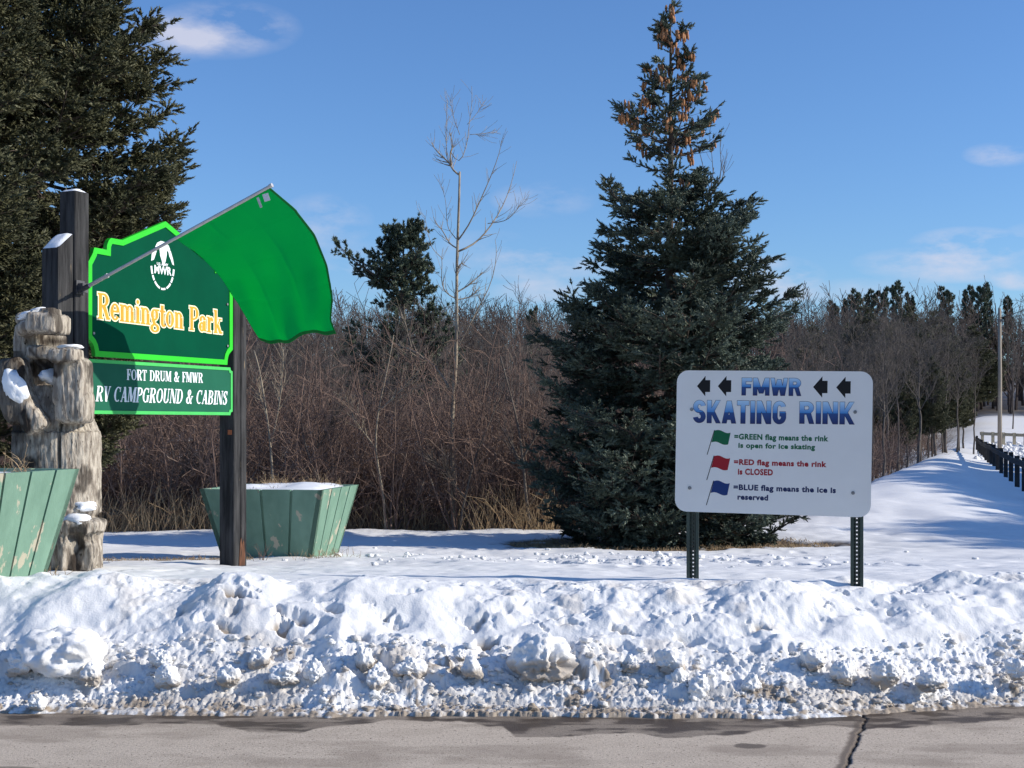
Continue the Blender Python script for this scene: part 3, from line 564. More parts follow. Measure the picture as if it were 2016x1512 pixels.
def channel_post(u, zb, zt):
    """perforated U-channel: flanges, webs and a holed back strip"""
    mb = MB(); c = pl.O+pl.U*u; c = np.array([c[0], c[1], 0.]); x = U2; y = -Nn      # y goes away from the camera
    def P(a, b, z): return c+x*a+y*b+Uz*z
    o = .004
    prof = [(-.0395, o), (-.0395, o+.006), (-.024, o+.006), (-.0165, o+.036), (.0165, o+.036), (.024, o+.006), (.0395, o+.006), (.0395, o), (.020, o), (.0125, o+.031), (-.0125, o+.031), (-.020, o)]
    # everything but the holed back strip (profile edge 3-4 / 9-10)
    for loop in ([0, 1, 2, 3, 10, 11], [4, 5, 6, 7, 8, 9]):
        V = [P(*prof[i], zb) for i in loop]+[P(*prof[i], zt) for i in loop]; n6 = 6
        mb.add(V, [[i, (i+1) % n6, n6+(i+1) % n6, n6+i] for i in range(n6)]+[[0, 1, 4, 5], [1, 2, 3, 4], [n6+5, n6+4, n6+1, n6], [n6+4, n6+3, n6+2, n6+1]])
    z = zb; K = 8; hr = .0055
    while z < zt-.02:
        zc = z+.0127; out_ = []
        for b in (o+.031, o+.036):
            q = [(-.0125, z), (0, z), (.0125, z), (.0125, zc), (.0125, z+.0254), (0, z+.0254), (-.0125, z+.0254), (-.0125, zc)]
            if b > o+.033: q = [(a*1.32, zz) for a, zz in q]
            out_.append([P(a, b, zz) for a, zz in q]); out_.append([P(hr*math.cos(t), b, zc+hr*math.sin(t)) for t in [R(-135+45*i) for i in range(8)]])
        V = out_[0]+out_[1]+out_[2]+out_[3]; Q = []
        for i in range(8):
            j = (i+1) % 8; Q += [[i, j, 8+j, 8+i], [16+j, 16+i, 24+i, 24+j], [8+i, 8+j, 24+j, 24+i]]
        mb.add(V, Q); z += .0254
    return mb.build('post', m_postg, S)
channel_post(.100, gsz-.25, 1.55); channel_post(1.128, gsz-.25, 1.55)

# ---------------------------------------------------------------- the green park sign
UG = np.array([.435, .9, 0]); UG /= np.linalg.norm(UG); NG = np.array([UG[1], -UG[0], 0]); OG = np.array([-3.457, 10.75, 0.]); WG = 1.884
def GU(px):
    t = (px-1008)/F; return (t*OG[1]-OG[0])/(UG[0]-t*UG[1])
def G2(px, py):
    u = GU(px); Y = OG[1]+UG[1]*u; return u, EYE-(py-HZ)/F*Y
pg = Plane2(OG, UG, Uz, NG)
gb = gz(-2.8, 12.3)
PS = empty('park_sign', (-3.1, 11.5, gb), 'large two-panel green park entrance sign with gold lettering hung between black timber posts', 'sign')
# upper panel
half = [G2(318.9, 434.6), G2(239.9, 472.5), G2(217, 468.6)]+[G2(213, 473), G2(210.5, 479), G2(209.3, 484), G2(209.1, 491.8), G2(184.3, 487.2), G2(181.5, 498), G2(177, 507), G2(168.9, 516.2)]
u_off = half[-1][0]; cu_ = WG/2
half = [(cu_+(u-cu_)*1.0, z) for u, z in half]; half[0] = (cu_, half[0][1])
half = [(max(0, u), z) for u, z in half]
zb_ = 2.155; half += [(0, 2.30), (.022, 2.285), (.05, 2.262), (.068, 2.235), (.078, 2.20), (.082, zb_)]
outline = half+[(WG-u, z) for u, z in half[::-1] if u < cu_-1e-6]     # closed, anticlockwise seen from front? from peak down the left side
def inset(poly, d):
    P = np.array(poly); n_ = len(P); out_ = []
    for i in range(n_):
        a, b, c = P[i-1], P[i], P[(i+1) % n_]; e1 = (b-a)/max(np.linalg.norm(b-a), 1e-9); e2 = (c-b)/max(np.linalg.norm(c-b), 1e-9)
        n1 = np.array([-e1[1], e1[0]]); n2 = np.array([-e2[1], e2[0]]); m = n1+n2; m /= max(np.linalg.norm(m), 1e-6); k = d/max(m@n1, .5); out_.append(b+m*k)
    return out_
def tess(mb, pl, poly, h0, h1):
    from mathutils.geometry import tessellate_polygon
    tr = tessellate_polygon([[Vector((q[0], q[1], 0)) for q in poly]]); n_ = len(poly)
    V = [pl.p(*q, h1) for q in poly]+[pl.p(*q, h0) for q in poly]
    mb.add(V, [[i, n_+i, n_+(i+1) % n_, (i+1) % n_] for i in range(n_)], [list(t) for t in tr]+[[n_+t[2], n_+t[1], n_+t[0]] for t in tr])
def ring(mb, pl, a, b, h0, h1):
    n_ = len(a); V = [pl.p(*q, h1) for q in a]+[pl.p(*q, h1) for q in b]+[pl.p(*q, h0) for q in a]+[pl.p(*q, h0) for q in b]
    Q = []
    for i in range(n_):
        j = (i+1) % n_; Q += [[i, j, n_+j, n_+i], [i, 2*n_+i, 2*n_+j, j], [n_+j, 3*n_+j, 3*n_+i, n_+i]]
    mb.add(V, Q)
mb = MB(); tess(mb, pg, inset(outline, .004), -.03, 0); up = mb.build('upper_panel', m_sgreen, PS)
mb = MB(); ring(mb, pg, outline, inset(outline, .047), -.032, .008); mb.build('border', m_lime, up)
u0, v0 = G2(191.3, 627); u1, v1 = G2(437, 657.5); cap = G2(196, 577)[1]-G2(196, 628)[1]
mb = MB(); serif_text(mb, pg, 'Remington Park', u0, u1, v0, cap, -.001, .004, grow=.011, vtilt=v1-v0); mb.build('letter_outline', m_cream, up)
mb = MB(); serif_text(mb, pg, 'Remington Park', u0, u1, v0, cap, .003, .0065, vtilt=v1-v0); mb.build('lettering', m_gold, up)
# emblem
ec = G2(320, 523); er = (G2(343.5, 523)[0]-G2(296, 523)[0])/2, (G2(320, 475)[1]-G2(320, 571)[1])/2
em = MB()
def E(a, b): return (ec[0]+a*er[0], ec[1]+b*er[1])
extr(em, pg, [E(-.62, .72), E(-.45, .9), E(-.15, 1.0), E(.2, .98), E(.5, .86), E(.62, .7), E(.45, .62), E(.2, .66), E(0, .72), E(-.3, .66)], -.001, .002)
extr(em, pg, [E(-.30, .80), E(.30, .80), E(.34, .5), E(.24, .2), E(.1, .02), E(.02, -.02), E(-.08, .2), E(-.2, .38)], -.001, .0026)
extr(em, pg, [E(.42, .72), E(.66, .66), E(.86, .34), E(.95, .08), E(.8, .12), E(.68, .3), E(.56, .42)], -.001, .0022)
extr(em, pg, [E(-.62, .7), E(-.5, .55), E(-.72, .2), E(-.94, .12), E(-.9, .4)], -.001, .0024)
for a0, a1 in ((185, 205), (208, 222), (226, 256), (262, 284), (290, 314), (318, 334), (338, 355)):
    st = [(E(math.cos(R(t)), math.sin(R(t))), E(.86*math.cos(R(t)), .92*math.sin(R(t)))) for t in np.linspace(a0, a1, 6)]; extr(em, pg, st, -.001, .002)
a, b = E(-.68, -.36), E(.74, -.36); sans(em, pg, 'MWR', a[0], b[0], a[1], er[1]*.34, -.001, .002, .03, 0)
a, b = E(-.48, .06), E(.46, .06); sans(em, pg, 'U.S. ARMY', a[0], b[0], E(0, .0)[1], er[1]*.11, -.001, .002, .03, 0)
em.build('emblem', m_white, up)
# lower panel
LZ0, LZ1 = 1.684, 2.132; r = .035
def lowout(u0, u1, z0, z1, r):
    P = [(u0, z0+r), (u0+r*.75, z0+r*.75), (u0+r, z0), (u1-r, z0), (u1-r*.75, z0+r*.75), (u1, z0+r), (u1, z1-r), (u1-r*.75, z1-r*.75), (u1-r, z1), (u0+r, z1), (u0+r*.75, z1-r*.75), (u0, z1-r)]
    return P
lo = lowout(-.02, WG, LZ0, LZ1, r); mb = MB(); tess(mb, pg, inset(lo, .003), -.025, 0); lp = mb.build('lower_panel', m_sgreen2, PS)
mb = MB(); ring(mb, pg, lo, inset(lo, .028), -.027, .006); mb.build('border', m_lime2, lp)
mb = MB(); a, b = G2(249, 748), G2(399, 754); cp = G2(255, 727)[1]-a[1]; serif_text(mb, pg, 'FORT DRUM & FMWR', a[0], b[0], a[1], cp, -.001, .004, vtilt=b[1]-a[1])
a, b = G2(187, 790), G2(446, 797); cp = G2(235, 761)[1]-G2(235, 791)[1]; serif_text(mb, pg, "RV CAMPGROUND & CABINS", a[0], b[0], a[1], cp, -.001, .004, shear=.16, vtilt=b[1]-a[1])
mb.build('lettering', m_white, lp)
for px, py, p_ in ((446.5, 599, up), (447, 681, up), (183.5, 656, up)):
    u, v = G2(px, py); mb = MB(); tube1(mb, [pg.p(u, v, .007), pg.p(u, v, .011)], .011, 10); mb.build('screw', m_steel, p_)
# posts (timber pairs)
def timber(mb, u, w, nf, nd, z0, z1, slope=0):
    o = OG+UG*u+NG*(nf-nd); o = np.array([o[0], o[1], z0])
    if not slope: boxd(mb, o, UG*w, NG*nd, Uz*(z1-z0), .007)
    else:
        b = [o, o+UG*w, o+UG*w+NG*nd, o+NG*nd]; hts = [z1-slope, z1, z1, z1-slope]; hexa(mb, b, [p+Uz*(h-z0) for p, h in zip(b, hts)])
def snow_pad(mb, C, a, b, h, seed, k=9):
    """a rounded pad of snow over a parallelogram"""
    g = np.linspace(-1, 1, k); S_, T_ = np.meshgrid(g, g); S_ = S_.ravel(); T_ = T_.ravel()
    e = np.clip((1-np.abs(S_)**4)*(1-np.abs(T_)**4), 0, 1)**.5; w = .94+.06*fbm(S_*2+seed, T_*2, 2, seed)
    P = C+np.outer(S_*w, a)+np.outer(T_*w, b); P[:, 2] += h*e*(.6+.6*fbm(S_*1.7+seed, T_*1.7, 3, seed))-.001
    i = np.arange(k*k).reshape(k, k); mb.add(P, np.stack([i[:-1, :-1], i[:-1, 1:], i[1:, 1:], i[1:, :-1]], -1).reshape(-1, 4))
mb = MB(); timber(mb, -.165, .155, .03, .17, gz(-3.5, 10.7)-.2, 3.475); pL = mb.build('post', m_black, PS)
mb = MB(); snow_pad(mb, OG+UG*(-.09)+NG*(-.055)+Uz*3.475, UG*.07, NG*.078, .028, 3); mb.build('snow_cap', m_snowc, pL, smooth=True)
mb = MB(); timber(mb, -.335, .16, .015, .17, gz(-3.5, 10.5)-.2, 3.125, .13); pb = mb.build('brace_post', m_black, PS)
mb = MB(); snow_pad(mb, OG+UG*(-.255)+NG*(-.07)+Uz*(3.06), UG*.08+Uz*.066, NG*.084, .03, 5); mb.build('snow_cap', m_snowc, pb, smooth=True)
mb = MB(); timber(mb, WG+.004, .10, .02, .175, gb-.35, 3.42); timber(mb, WG+.109, .085, .022, .17, gb-.35, 3.42); pR = mb.build('post', m_black, PS)
mb = MB(); o = OG+UG*(WG+.001)+NG*(-.05); 
boxf(mb, (o[0], o[1], 1.50), -UG*.004, NG*.045, Uz*.045); mb.build('reflector', m_rust, pR)
mb = MB(); o = OG+UG*(WG+.02)+NG*(.021); zz = gb-.02
V = []; 
for k_, (a, z_) in enumerate([(0.03, 0), (.11, 0), (.14, .06), (.13, .16), (.09, .25), (.07, .20), (.05, .10)]): pass
extr(mb, Plane2((o[0], o[1], zz), UG, Uz, NG), [(.05, 0), (.14, 0), (.145, .10), (.13, .22), (.115, .25), (.10, .20), (.085, .27), (.07, .22), (.06, .10)], -.002, .005); mb.build('rotten_patch', m_rot, pR)

# ---------------------------------------------------------------- flag on its pole
B0 = at(167, 567, 10.58); T0 = at(533, 366, 9.80); FP = empty('flag_on_pole', B0, 'plain bright green flag flying from a slanted aluminium pole on the park sign post', 'flag')
dr_ = (T0-B0)/np.linalg.norm(T0-B0)
mb = MB(); tube1(mb, [B0-dr_*.02, B0+dr_*.24], .0155, 12); tube1(mb, [B0+dr_*.235, B0+dr_*.255], .018, 12); tube1(mb, [B0+dr_*.25, T0], .0125, 12); tube1(mb, [T0-dr_*.01, T0+dr_*.015], .016, 12); mb.build('pole', m_alu, FP, smooth=False)
mb = MB(); bc = OG+UG*(-.12)+NG*.032+Uz*2.70; boxf(mb, bc-UG*.045+NG*0-Uz*.055, UG*.09, NG*.012, Uz*.11); boxf(mb, bc-UG*.03+NG*.012-Uz*.045, UG*.06, NG*.05, Uz*.075); tube1(mb, [B0-dr_*.06, B0+dr_*.05], .021, 12); mb.build('bracket', m_dsteel, FP)
TR = [(533, 370, 9.80), (580, 410, 10.15), (620, 462, 10.5), (645, 522, 10.72), (656, 585, 10.82), (652, 628, 10.86), (662, 655, 10.88)]
TL = [(347, 470, 10.20), (370, 487, 10.45), (398, 506, 10.72), (440, 553, 11.05), (470, 600, 11.15), (490, 635, 11.18), (512, 672, 11.18)]
def resamp(T_, n_):
    P = np.array([at(*q) for q in T_]); d = np.concatenate([[0], np.cumsum(np.linalg.norm(np.diff(P, axis=0), axis=1))]); t = np.linspace(0, d[-1], n_)
    # Catmull style smoothing
    Q = np.stack([np.interp(t, d, P[:, k]) for k in range(3)], 1)
    for _ in range(6): Q[1:-1] = (Q[:-2]+2*Q[1:-1]+Q[2:])/4
    return Q
nf, nh = 150, 100; Rt, Lt_ = resamp(TR, nf), resamp(TL, nf); ff = np.linspace(0, 1, nf)[:, None]; hh = np.linspace(0, 1, nh)[None]
Pf = Lt_[:, None]*(1-hh[..., None])+Rt[:, None]*hh[..., None]
nm = nrm(np.cross(Pf[-1, -1]-Pf[0, 0], Pf[0, -1]-Pf[0, 0])); bel = .05*np.sin(hh*math.pi)*np.sin(ff*math.pi*.8)+.014*np.sin(hh*9+ff*5)*ff+.010*np.sin(hh*17-ff*6)*ff**1.5+.02*np.sin(ff*9+hh*2)*np.sin(hh*3.14)*ff*.6
for fc in (.25, .5, .75): bel = bel-.006*np.exp(-((ff-fc)/.012)**2)*(.6+.4*np.sin(hh*7+fc*9))
for hc in (.34, .67): bel = bel+.005*np.exp(-((hh-hc)/.018)**2)*(.6+.4*np.sin(ff*8+hc*5))
bel = bel+.010*np.sin(hh*26+ff*10)*ff**2*(1-ff*.3)+.008*np.sin((hh*.7+ff)*21)*(1-hh)*.5
Pf = Pf+bel[..., None]*nm; Pf[:, :, 2] -= (.02*np.sin(hh*math.pi*2.2)*ff**6)
i = np.arange(nf*nh).reshape(nf, nh); Q = np.stack([i[:-1, :-1], i[:-1, 1:], i[1:, 1:], i[1:, :-1]], -1).reshape(-1, 4)
mi = ((np.arange(nf-1)[:, None] > nf-5)|(np.arange(nh-1)[None] > nh-4)|(np.arange(nh-1)[None] < 0)).astype(int).ravel()
fl = obj('flag', Pf.reshape(-1, 3), Q, [m_flag, m_hem], FP, smooth=True, midx=mi)
md = fl.modifiers.new('thickness', 'SOLIDIFY'); md.thickness = .0012
mb = MB(); tg = T0-dr_*.09+np.array([.01, -.02, -.03]); boxf(mb, tg, (.045, -.01, .012), (.0, -.001, 0), (.018, 0, -.055)); mb.build('label', m_tag, FP)
mb = MB(); tg = T0-dr_*.14+np.array([.005, -.02, -.035]); boxf(mb, tg, (.018, -.004, .008), (.0, -.001, 0), (.028, 0, -.075)); mb.build('strap', m_alu, FP)

# ---------------------------------------------------------------- planters
def planter(label, loc, ang, w, dpt, h, taper, tilt=0, snow=.05, seed=1, grp='green slatted planter boxes'):
    E_ = empty('planter', loc, label, 'planter', grp); c, s = math.cos(ang), math.sin(ang); ax = np.array([c, s, 0]); ay = np.array([-s, c, 0]); L0 = np.array(loc, float)
    def P(a, b, z): return L0+ax*a+ay*b+Uz*(z+tilt*a)
    w0, d0 = w*(1-taper)/2, dpt*(1-taper)/2; w1, d1 = w/2, dpt/2
    cb = [(-w0, -d0), (w0, -d0), (w0, d0), (-w0, d0)]; ct = [(-w1, -d1), (w1, -d1), (w1, d1), (-w1, d1)]; th_ = .05
    for k in range(4):
        a0, a1, b0, b1 = np.array(cb[k]), np.array(cb[(k+1) % 4]), np.array(ct[k]), np.array(ct[(k+1) % 4]); mb = MB(); nbd = 4
        inw = nrm(-(b0+b1)/2)*th_
        for j in range(nbd):
            g0, g1 = j/nbd+(.011 if j else 0), (j+1)/nbd-(.011 if j < nbd-1 else 0)
            q = [a0+(a1-a0)*g0, a0+(a1-a0)*g1, b0+(b1-b0)*g0, b0+(b1-b0)*g1]
            mb.add([P(*q[0], -.12), P(*q[1], -.12), P(*(q[1]+inw), -.12), P(*(q[0]+inw), -.12), P(*q[2], h), P(*q[3], h), P(*(q[3]+inw), h), P(*(q[2]+inw), h)], BOXF)
        ins = nrm(-(b0+b1)/2)*.014; q = [a0+ins, a1+ins, b0+ins, b1+ins]; i2 = nrm(-(b0+b1)/2)*(th_-.006)
        sh = .985
        mb.add([P(*(q[0]*sh), -.10), P(*(q[1]*sh), -.10), P(*((a1+i2)*sh), -.10), P(*((a0+i2)*sh), -.10), P(*(q[2]*sh), h-.006), P(*(q[3]*sh), h-.006), P(*((b1+i2)*sh), h-.006), P(*((b0+i2)*sh), h-.006)], BOXF)
        mb.build('side_wall', m_green, E_)
    mb = MB(); C = L0+Uz*(h-.035); k = 24; g = np.linspace(-1, 1, k); S_, T_ = np.meshgrid(g, g); S_ = S_.ravel(); T_ = T_.ravel()
    V = C+np.outer(S_*(w1-.045), ax)+np.outer(T_*(d1-.045), ay); e = np.clip((1-S_**6)*(1-T_**6), 0, 1)
    V[:, 2] += tilt*S_*w1+snow*e*(.3+1.1*fbm(S_*2+seed, T_*2, 3, seed)); i = np.arange(k*k).reshape(k, k)
    o = obj('snow_fill', V, np.stack([i[:-1, :-1], i[:-1, 1:], i[1:, 1:], i[1:, :-1]], -1).reshape(-1, 4), m_snowc, E_, smooth=True)
    return E_, P
pr_loc = at(565, 1100, 14.2); PRt, PRp = planter('pale green planter box topped with snow, right of the park sign post', (-2.50, 14.355, .20), R(-10), 1.34, 1.30, .72, .30, snow=.07, seed=4)
PLt, PLp = planter('pale green planter box with peeling paint cut off at the left edge', (-3.72, 8.62, .56), R(-12.5), 1.30, 1.15, .735, .30, snow=.02, seed=7)
def tuft(base, n, h, spread, seed, name, label, m, cat='dry plants', lean=.6, rad=.0022, group=None):
    rg = np.random.default_rng(seed); P = np.zeros((n, 5, 3)); b = np.array(base)+np.stack([rg.normal(0, spread, n), rg.normal(0, spread, n), np.zeros(n)], 1)
    d = nrm(np.stack([rg.normal(0, lean, n), rg.normal(0, lean, n), np.ones(n)], 1)); L = h*(.4+.7*rg.random(n)); P[:, 0] = b
    for k in range(1, 5): d = nrm(d+rg.normal(0, .18, (n, 3))); P[:, k] = P[:, k-1]+d*(L/4)[:, None]
    Rr = np.full((n, 5), rad)*np.linspace(1.2, .5, 5); c, cr, _ = kids(P, Rr, n*3, .3, 1, h*.3, .3, 45, .05, .2, 3, rg, .8, .5)
    V1, Q1 = tubes(P, Rr, 3); V2, Q2 = tubes(c, cr, 3); o = obj(name, np.concatenate([V1, V2]), np.concatenate([Q1, Q2+len(V1)]), m, loc=base); return tag(o, label, cat, group, 'stuff')
tuft(PRp(-.20, .35, .70), 60, .17, .14, 1, 'dry_plant', 'straw coloured dead plants sticking from the planter snow nearest the sign post', m_straw)
tuft(PRp(.32, .35, .70), 50, .16, .12, 2, 'dry_plant', 'straw coloured dead plants at the right end of the planter by the sign post', m_straw)
tuft(PRp(-.08, -.3, .70), 26, .07, .22, 3, 'dry_plant', 'short dark stems poking through the snow at the planter front rim', m_twig)
tuft(PLp(.35, .30, .68), 14, .22, .07, 4, 'dry_plant', 'thin straw stalks standing in the left planter in front of the carved bear', m_straw, rad=.003)
tuft(PLp(.15, .1, .68), 12, .14, .12, 14, 'dry_plant', 'low dead stalks in the snow of the planter cut by the left edge', m_straw, rad=.002)
tuft((at(505, 1105, 13.2)[0], 13.2, gz(-2.55, 13.2)-.02), 9, .20, .05, 6, 'weed', 'small dead brown weed standing in snow before the dark planter side', m_twig, 'weed', .3, .003)
tuft((at(640, 1100, 13.7)[0], 13.55, gz(-1.9, 13.55)-.01), 70, .12, .16, 16, 'weed', 'dead grass round the foot of the planter beside its sunlit side', m_straw, 'weed', .8, .002)
tuft((at(100, 1135, 8.9)[0], 8.95, gz(-3.1, 8.95)-.01), 16, .10, .05, 17, 'weed', 'small weeds at the bottom corner of the planter nearest the road', m_straw, 'weed', .5, .002)

# ---------------------------------------------------------------- carved bear
def remesh(parts, vox, name='tmp', smooth_it=2):
    mb = MB()
    for V, Fc in parts: mb.add(V, F3=Fc)
    V, Fs = mb.get(); o = bpy.data.objects.new(name, mesh(name, V, Fs, m_wood)); COL.objects.link(o)
    md = o.modifiers.new('r', 'REMESH'); md.mode = 'VOXEL'; md.voxel_size = vox
    if smooth_it: m2 = o.modifiers.new('s', 'SMOOTH'); m2.iterations = smooth_it; m2.factor = .5
    bpy.context.view_layer.update(); me = bpy.data.meshes.new_from_object(o.evaluated_get(bpy.context.evaluated_depsgraph_get()))
    n_ = len(me.vertices); co = np.empty(n_*3); me.vertices.foreach_get('co', co); no = np.empty(n_*3); me.vertices.foreach_get('normal', no)
    Q = [list(p.vertices) for p in me.polygons]; bpy.data.objects.remove(o); F4 = [q for q in Q if len(q) == 4]; F3 = [q for q in Q if len(q) == 3]
    return co.reshape(-1, 3), no.reshape(-1, 3), [np.array(f) for f in (F4, F3) if f]
BY = 10.0
IV, IF = ico(4)
def ell(px, py, dy, rx, ry, rz, sqr=2.0, rot=0, tiltx=0):
    """superellipsoid at photo position, offsets in metres"""
    V = IV.copy(); V = np.sign(V)*np.abs(V)**(2/sqr); V = V*np.array([rx, ry, rz]); c, s = math.cos(rot), math.sin(rot)
    V = np.stack([V[:, 0]*c-V[:, 2]*s, V[:, 1], V[:, 0]*s+V[:, 2]*c], 1); c, s = math.cos(tiltx), math.sin(tiltx)
    V = np.stack([V[:, 0]*c-V[:, 1]*s, V[:, 0]*s+V[:, 1]*c, V[:, 2]], 1)
    return V+at(px, py, BY)+np.array([0, dy, 0]), IF
def frust(px0, py0, px1, py1, rx0, rx1, ry0, ry1, dy=0, sq=2.6, S=28, K=16):
    V = []; a, b = at(px0, py0, BY), at(px1, py1, BY)
    for k in range(K+1):
        f = k/K; c = a*(1-f)+b*f+np.array([0, dy, 0])
        for t in np.arange(S)*2*math.pi/S:
            ct, st = math.cos(t), math.sin(t); V.append(c+np.array([np.sign(ct)*abs(ct)**(2/sq)*(rx0*(1-f)+rx1*f), np.sign(st)*abs(st)**(2/sq)*(ry0*(1-f)+ry1*f), 0]))
    V += [a+np.array([0, dy, 0]), b+np.array([0, dy, 0])]; n_ = (K+1)*S; Fc = []
    for k in range(K):
        for j in range(S): p, q = k*S+j, k*S+(j+1) % S; Fc += [[p, q, q+S], [p, q+S, p+S]]
    for j in range(S): Fc += [[(j+1) % S, j, n_], [K*S+j, K*S+(j+1) % S, n_+1]]
    return np.array(V), np.array(Fc)
s10 = 1/F*BY
parts = [frust(113, 1010, 112, 850, .315, .315, .25, .25), frust(112, 860, 88, 760, .315, .24, .25, .16, .02), frust(84, 790, 80, 660, .19, .15, .10, .12, .10),
         ell(52, 705, .08, .095, .16, .30, 3.4), ell(62, 662, .06, .12, .13, .12, 4),           # back of the neck, skull
         ell(121, 643, -.28, .115, .19, .076, 7, R(-3)), ell(78, 645, -.14, .12, .13, .055, 3, R(20)), ell(108, 697, -.10, .145, .14, .050, 6, R(-4)),   # upper muzzle, bridge, jaw
         ell(47, 628, -.04, .045, .05, .045, 3), ell(131, 621, -.34, .06, .10, .022, 5), ell(100, 716, -.02, .10, .12, .06, 3, R(-45)),
         ell(52, 745, -.20, .095, .13, .15, 4, R(14)), ell(64, 792, -.28, .115, .12, .16, 5, R(24)), ell(96, 828, -.31, .085, .10, .09, 5, R(32)),         # near arm and paw
         ell(163, 756, -.22, .120, .13, .185, 6, R(-2)), ell(166, 802, -.22, .124, .125, .125, 5), ell(160, 705, -.33, .100, .12, .050, 6, R(3)),  # raised arm
         frust(146, 1120, 154, 1022, .25, .215, .24, .22, -.12, 3), frust(120, 1120, 118, 1000, .25, .25, .25, .25, -.02, 3), ell(172, 1034, -.20, .19, .17, .07, 4), ell(150, 1085, -.30, .10, .10, .15, 3), ell(200, 1088, -.26, .075, .10, .15, 3), ell(180, 1003, -.1, .085, .08, .05, 3)]
V, no, Fs = remesh(parts, .0085, smooth_it=2)
ang = np.arctan2(V[:, 1]-BY, V[:, 0]-at(110, 900, BY)[0])
gr = fbm(ang*16, V[:, 2]*2.6, 4, 71)-.5; gr2 = fbm(ang*40, V[:, 2]*7, 3, 72)-.5; chn = fbm(V[:, 0]*9+V[:, 1]*7, V[:, 2]*9, 3, 73)-.5
low = 1-ss(V[:, 2], .75, .92); V = V+no*(gr*.010+gr2*.010+chn*.010+(fbm(ang*60, V[:, 2]*16, 3, 79)-.5)*.009+low*(fbm(ang*7, V[:, 2]*2, 3, 74)-.6)*.13)[:, None]
# split down the belly
cx = at(138, 900, BY)[0]+(fbm(V[:, 2]*4, V[:, 2]*0, 2, 75)-.5)*.03; sp = np.exp(-((V[:, 0]-cx)/.008)**2)*(V[:, 1] < BY)*(V[:, 2] < 1.62)*(V[:, 2] > .95); V[:, 1] += sp*.08
# dark wood tone: weathering, with painted shade in mouth gap and throat crease
BE = empty('carved_bear', (at(115, 1120, BY)[0], BY, gz(-3.4, BY)), 'weathered wooden chainsaw-carved bear standing beside the left planter before the park sign', 'wood carving')
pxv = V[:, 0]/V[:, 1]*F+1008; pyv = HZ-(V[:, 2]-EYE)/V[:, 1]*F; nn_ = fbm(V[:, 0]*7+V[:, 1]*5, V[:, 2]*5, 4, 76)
stn_shade = ss(nn_*1.0+(62-pxv)/60, .55, .95)*.75*(pyv > 690)+.8*ss(nn_, .60, .72)+.9*np.exp(-((pyv-672)/9)**2)*(pxv > 78)*(V[:, 1] > BY-.34)+.8*np.exp(-((pyv-(690+(pxv-60)*1.0))/5)**2)*(pxv > 55)*(pxv < 112)+.6*(1-ss(V[:, 2], .55, .8))*ss(nn_, .4, .6)
body = obj('body', V, Fs, m_wood, BE, smooth=True, attrs={'weather_shade': np.clip(stn_shade, 0, 1)})
def snowpatch(px, py, dy, rx, ry, rz, seed, rot=0):
    Vp, Fp = lump((0, 0, 0), (rx, ry, rz), seed, 3, 1, .2); c, s = math.cos(rot), math.sin(rot); Vp = np.stack([Vp[:, 0]*c-Vp[:, 2]*s, Vp[:, 1], Vp[:, 0]*s+Vp[:, 2]*c], 1)
    obj('snow_patch', Vp+at(px, py, BY)+np.array([0, dy, 0]), Fp, m_snowc, body, smooth=True)
snowpatch(82, 622, -.18, .13, .11, .04, 1, R(14)); snowpatch(98, 640, -.34, .06, .10, .05, 9, R(20)); snowpatch(163, 687, -.28, .09, .09, .022, 2); snowpatch(66, 765, -.39, .075, .045, .13, 3, R(22)); snowpatch(44, 722, -.24, .05, .09, .05, 4, R(40))
snowpatch(178, 994, -.17, .09, .09, .04, 5); snowpatch(170, 1020, -.27, .15, .11, .05, 6, R(3)); snowpatch(112, 742, -.17, .075, .08, .07, 7, R(-25))

# ---------------------------------------------------------------- conifers
def needle_shoots(P, D, L, Rad, rng, nn=10, core=True):
    """P,D (n,3) base, direction; returns verts and tris of bottle-brush shoots"""
    n = len(P); D = nrm(D); A = nrm(np.cross(D, rng.normal(size=(n, 3)))); C = np.cross(D, A); out_ = []; F_ = []; off = 0
    if core:
        ks = np.array([0, .35, 1.0]); rs = np.array([.35, .55, .05])
        for i in range(3):
            for j in range(3):
                t = j*2*math.pi/3+i; out_.append(P+D*(L*ks[i])[:, None]+(A*math.cos(t)+C*math.sin(t))*(Rad*rs[i])[:, None])
        for i in range(2):
            for j in range(3): a, b = i*3+j, i*3+(j+1) % 3; F_ += [[a, b, b+3], [a, b+3, a+3]]
        off = 9
    for k in range(nn):
        f = (k+.5)/nn*.95; t = k*2.4+rng.random(n)*.8; q = A*np.cos(t)[:, None]+C*np.sin(t)[:, None]; q2 = np.cross(D, q); b = P+D*(L*f)[:, None]
        tip = b+q*(Rad*(1.15-.4*f))[:, None]+D*(Rad*1.0)[:, None]; w = Rad[:, None]*.34
        out_ += [b-q2*w-D*w*.4, b+q2*w-D*w*.4, tip]; F_.append([off, off+1, off+2]); off += 3
    V = np.stack(out_, 1).reshape(-1, 3); Fx = (np.array(F_)[None]+(np.arange(n)*off)[:, None, None]).reshape(-1, 3); return V, Fx
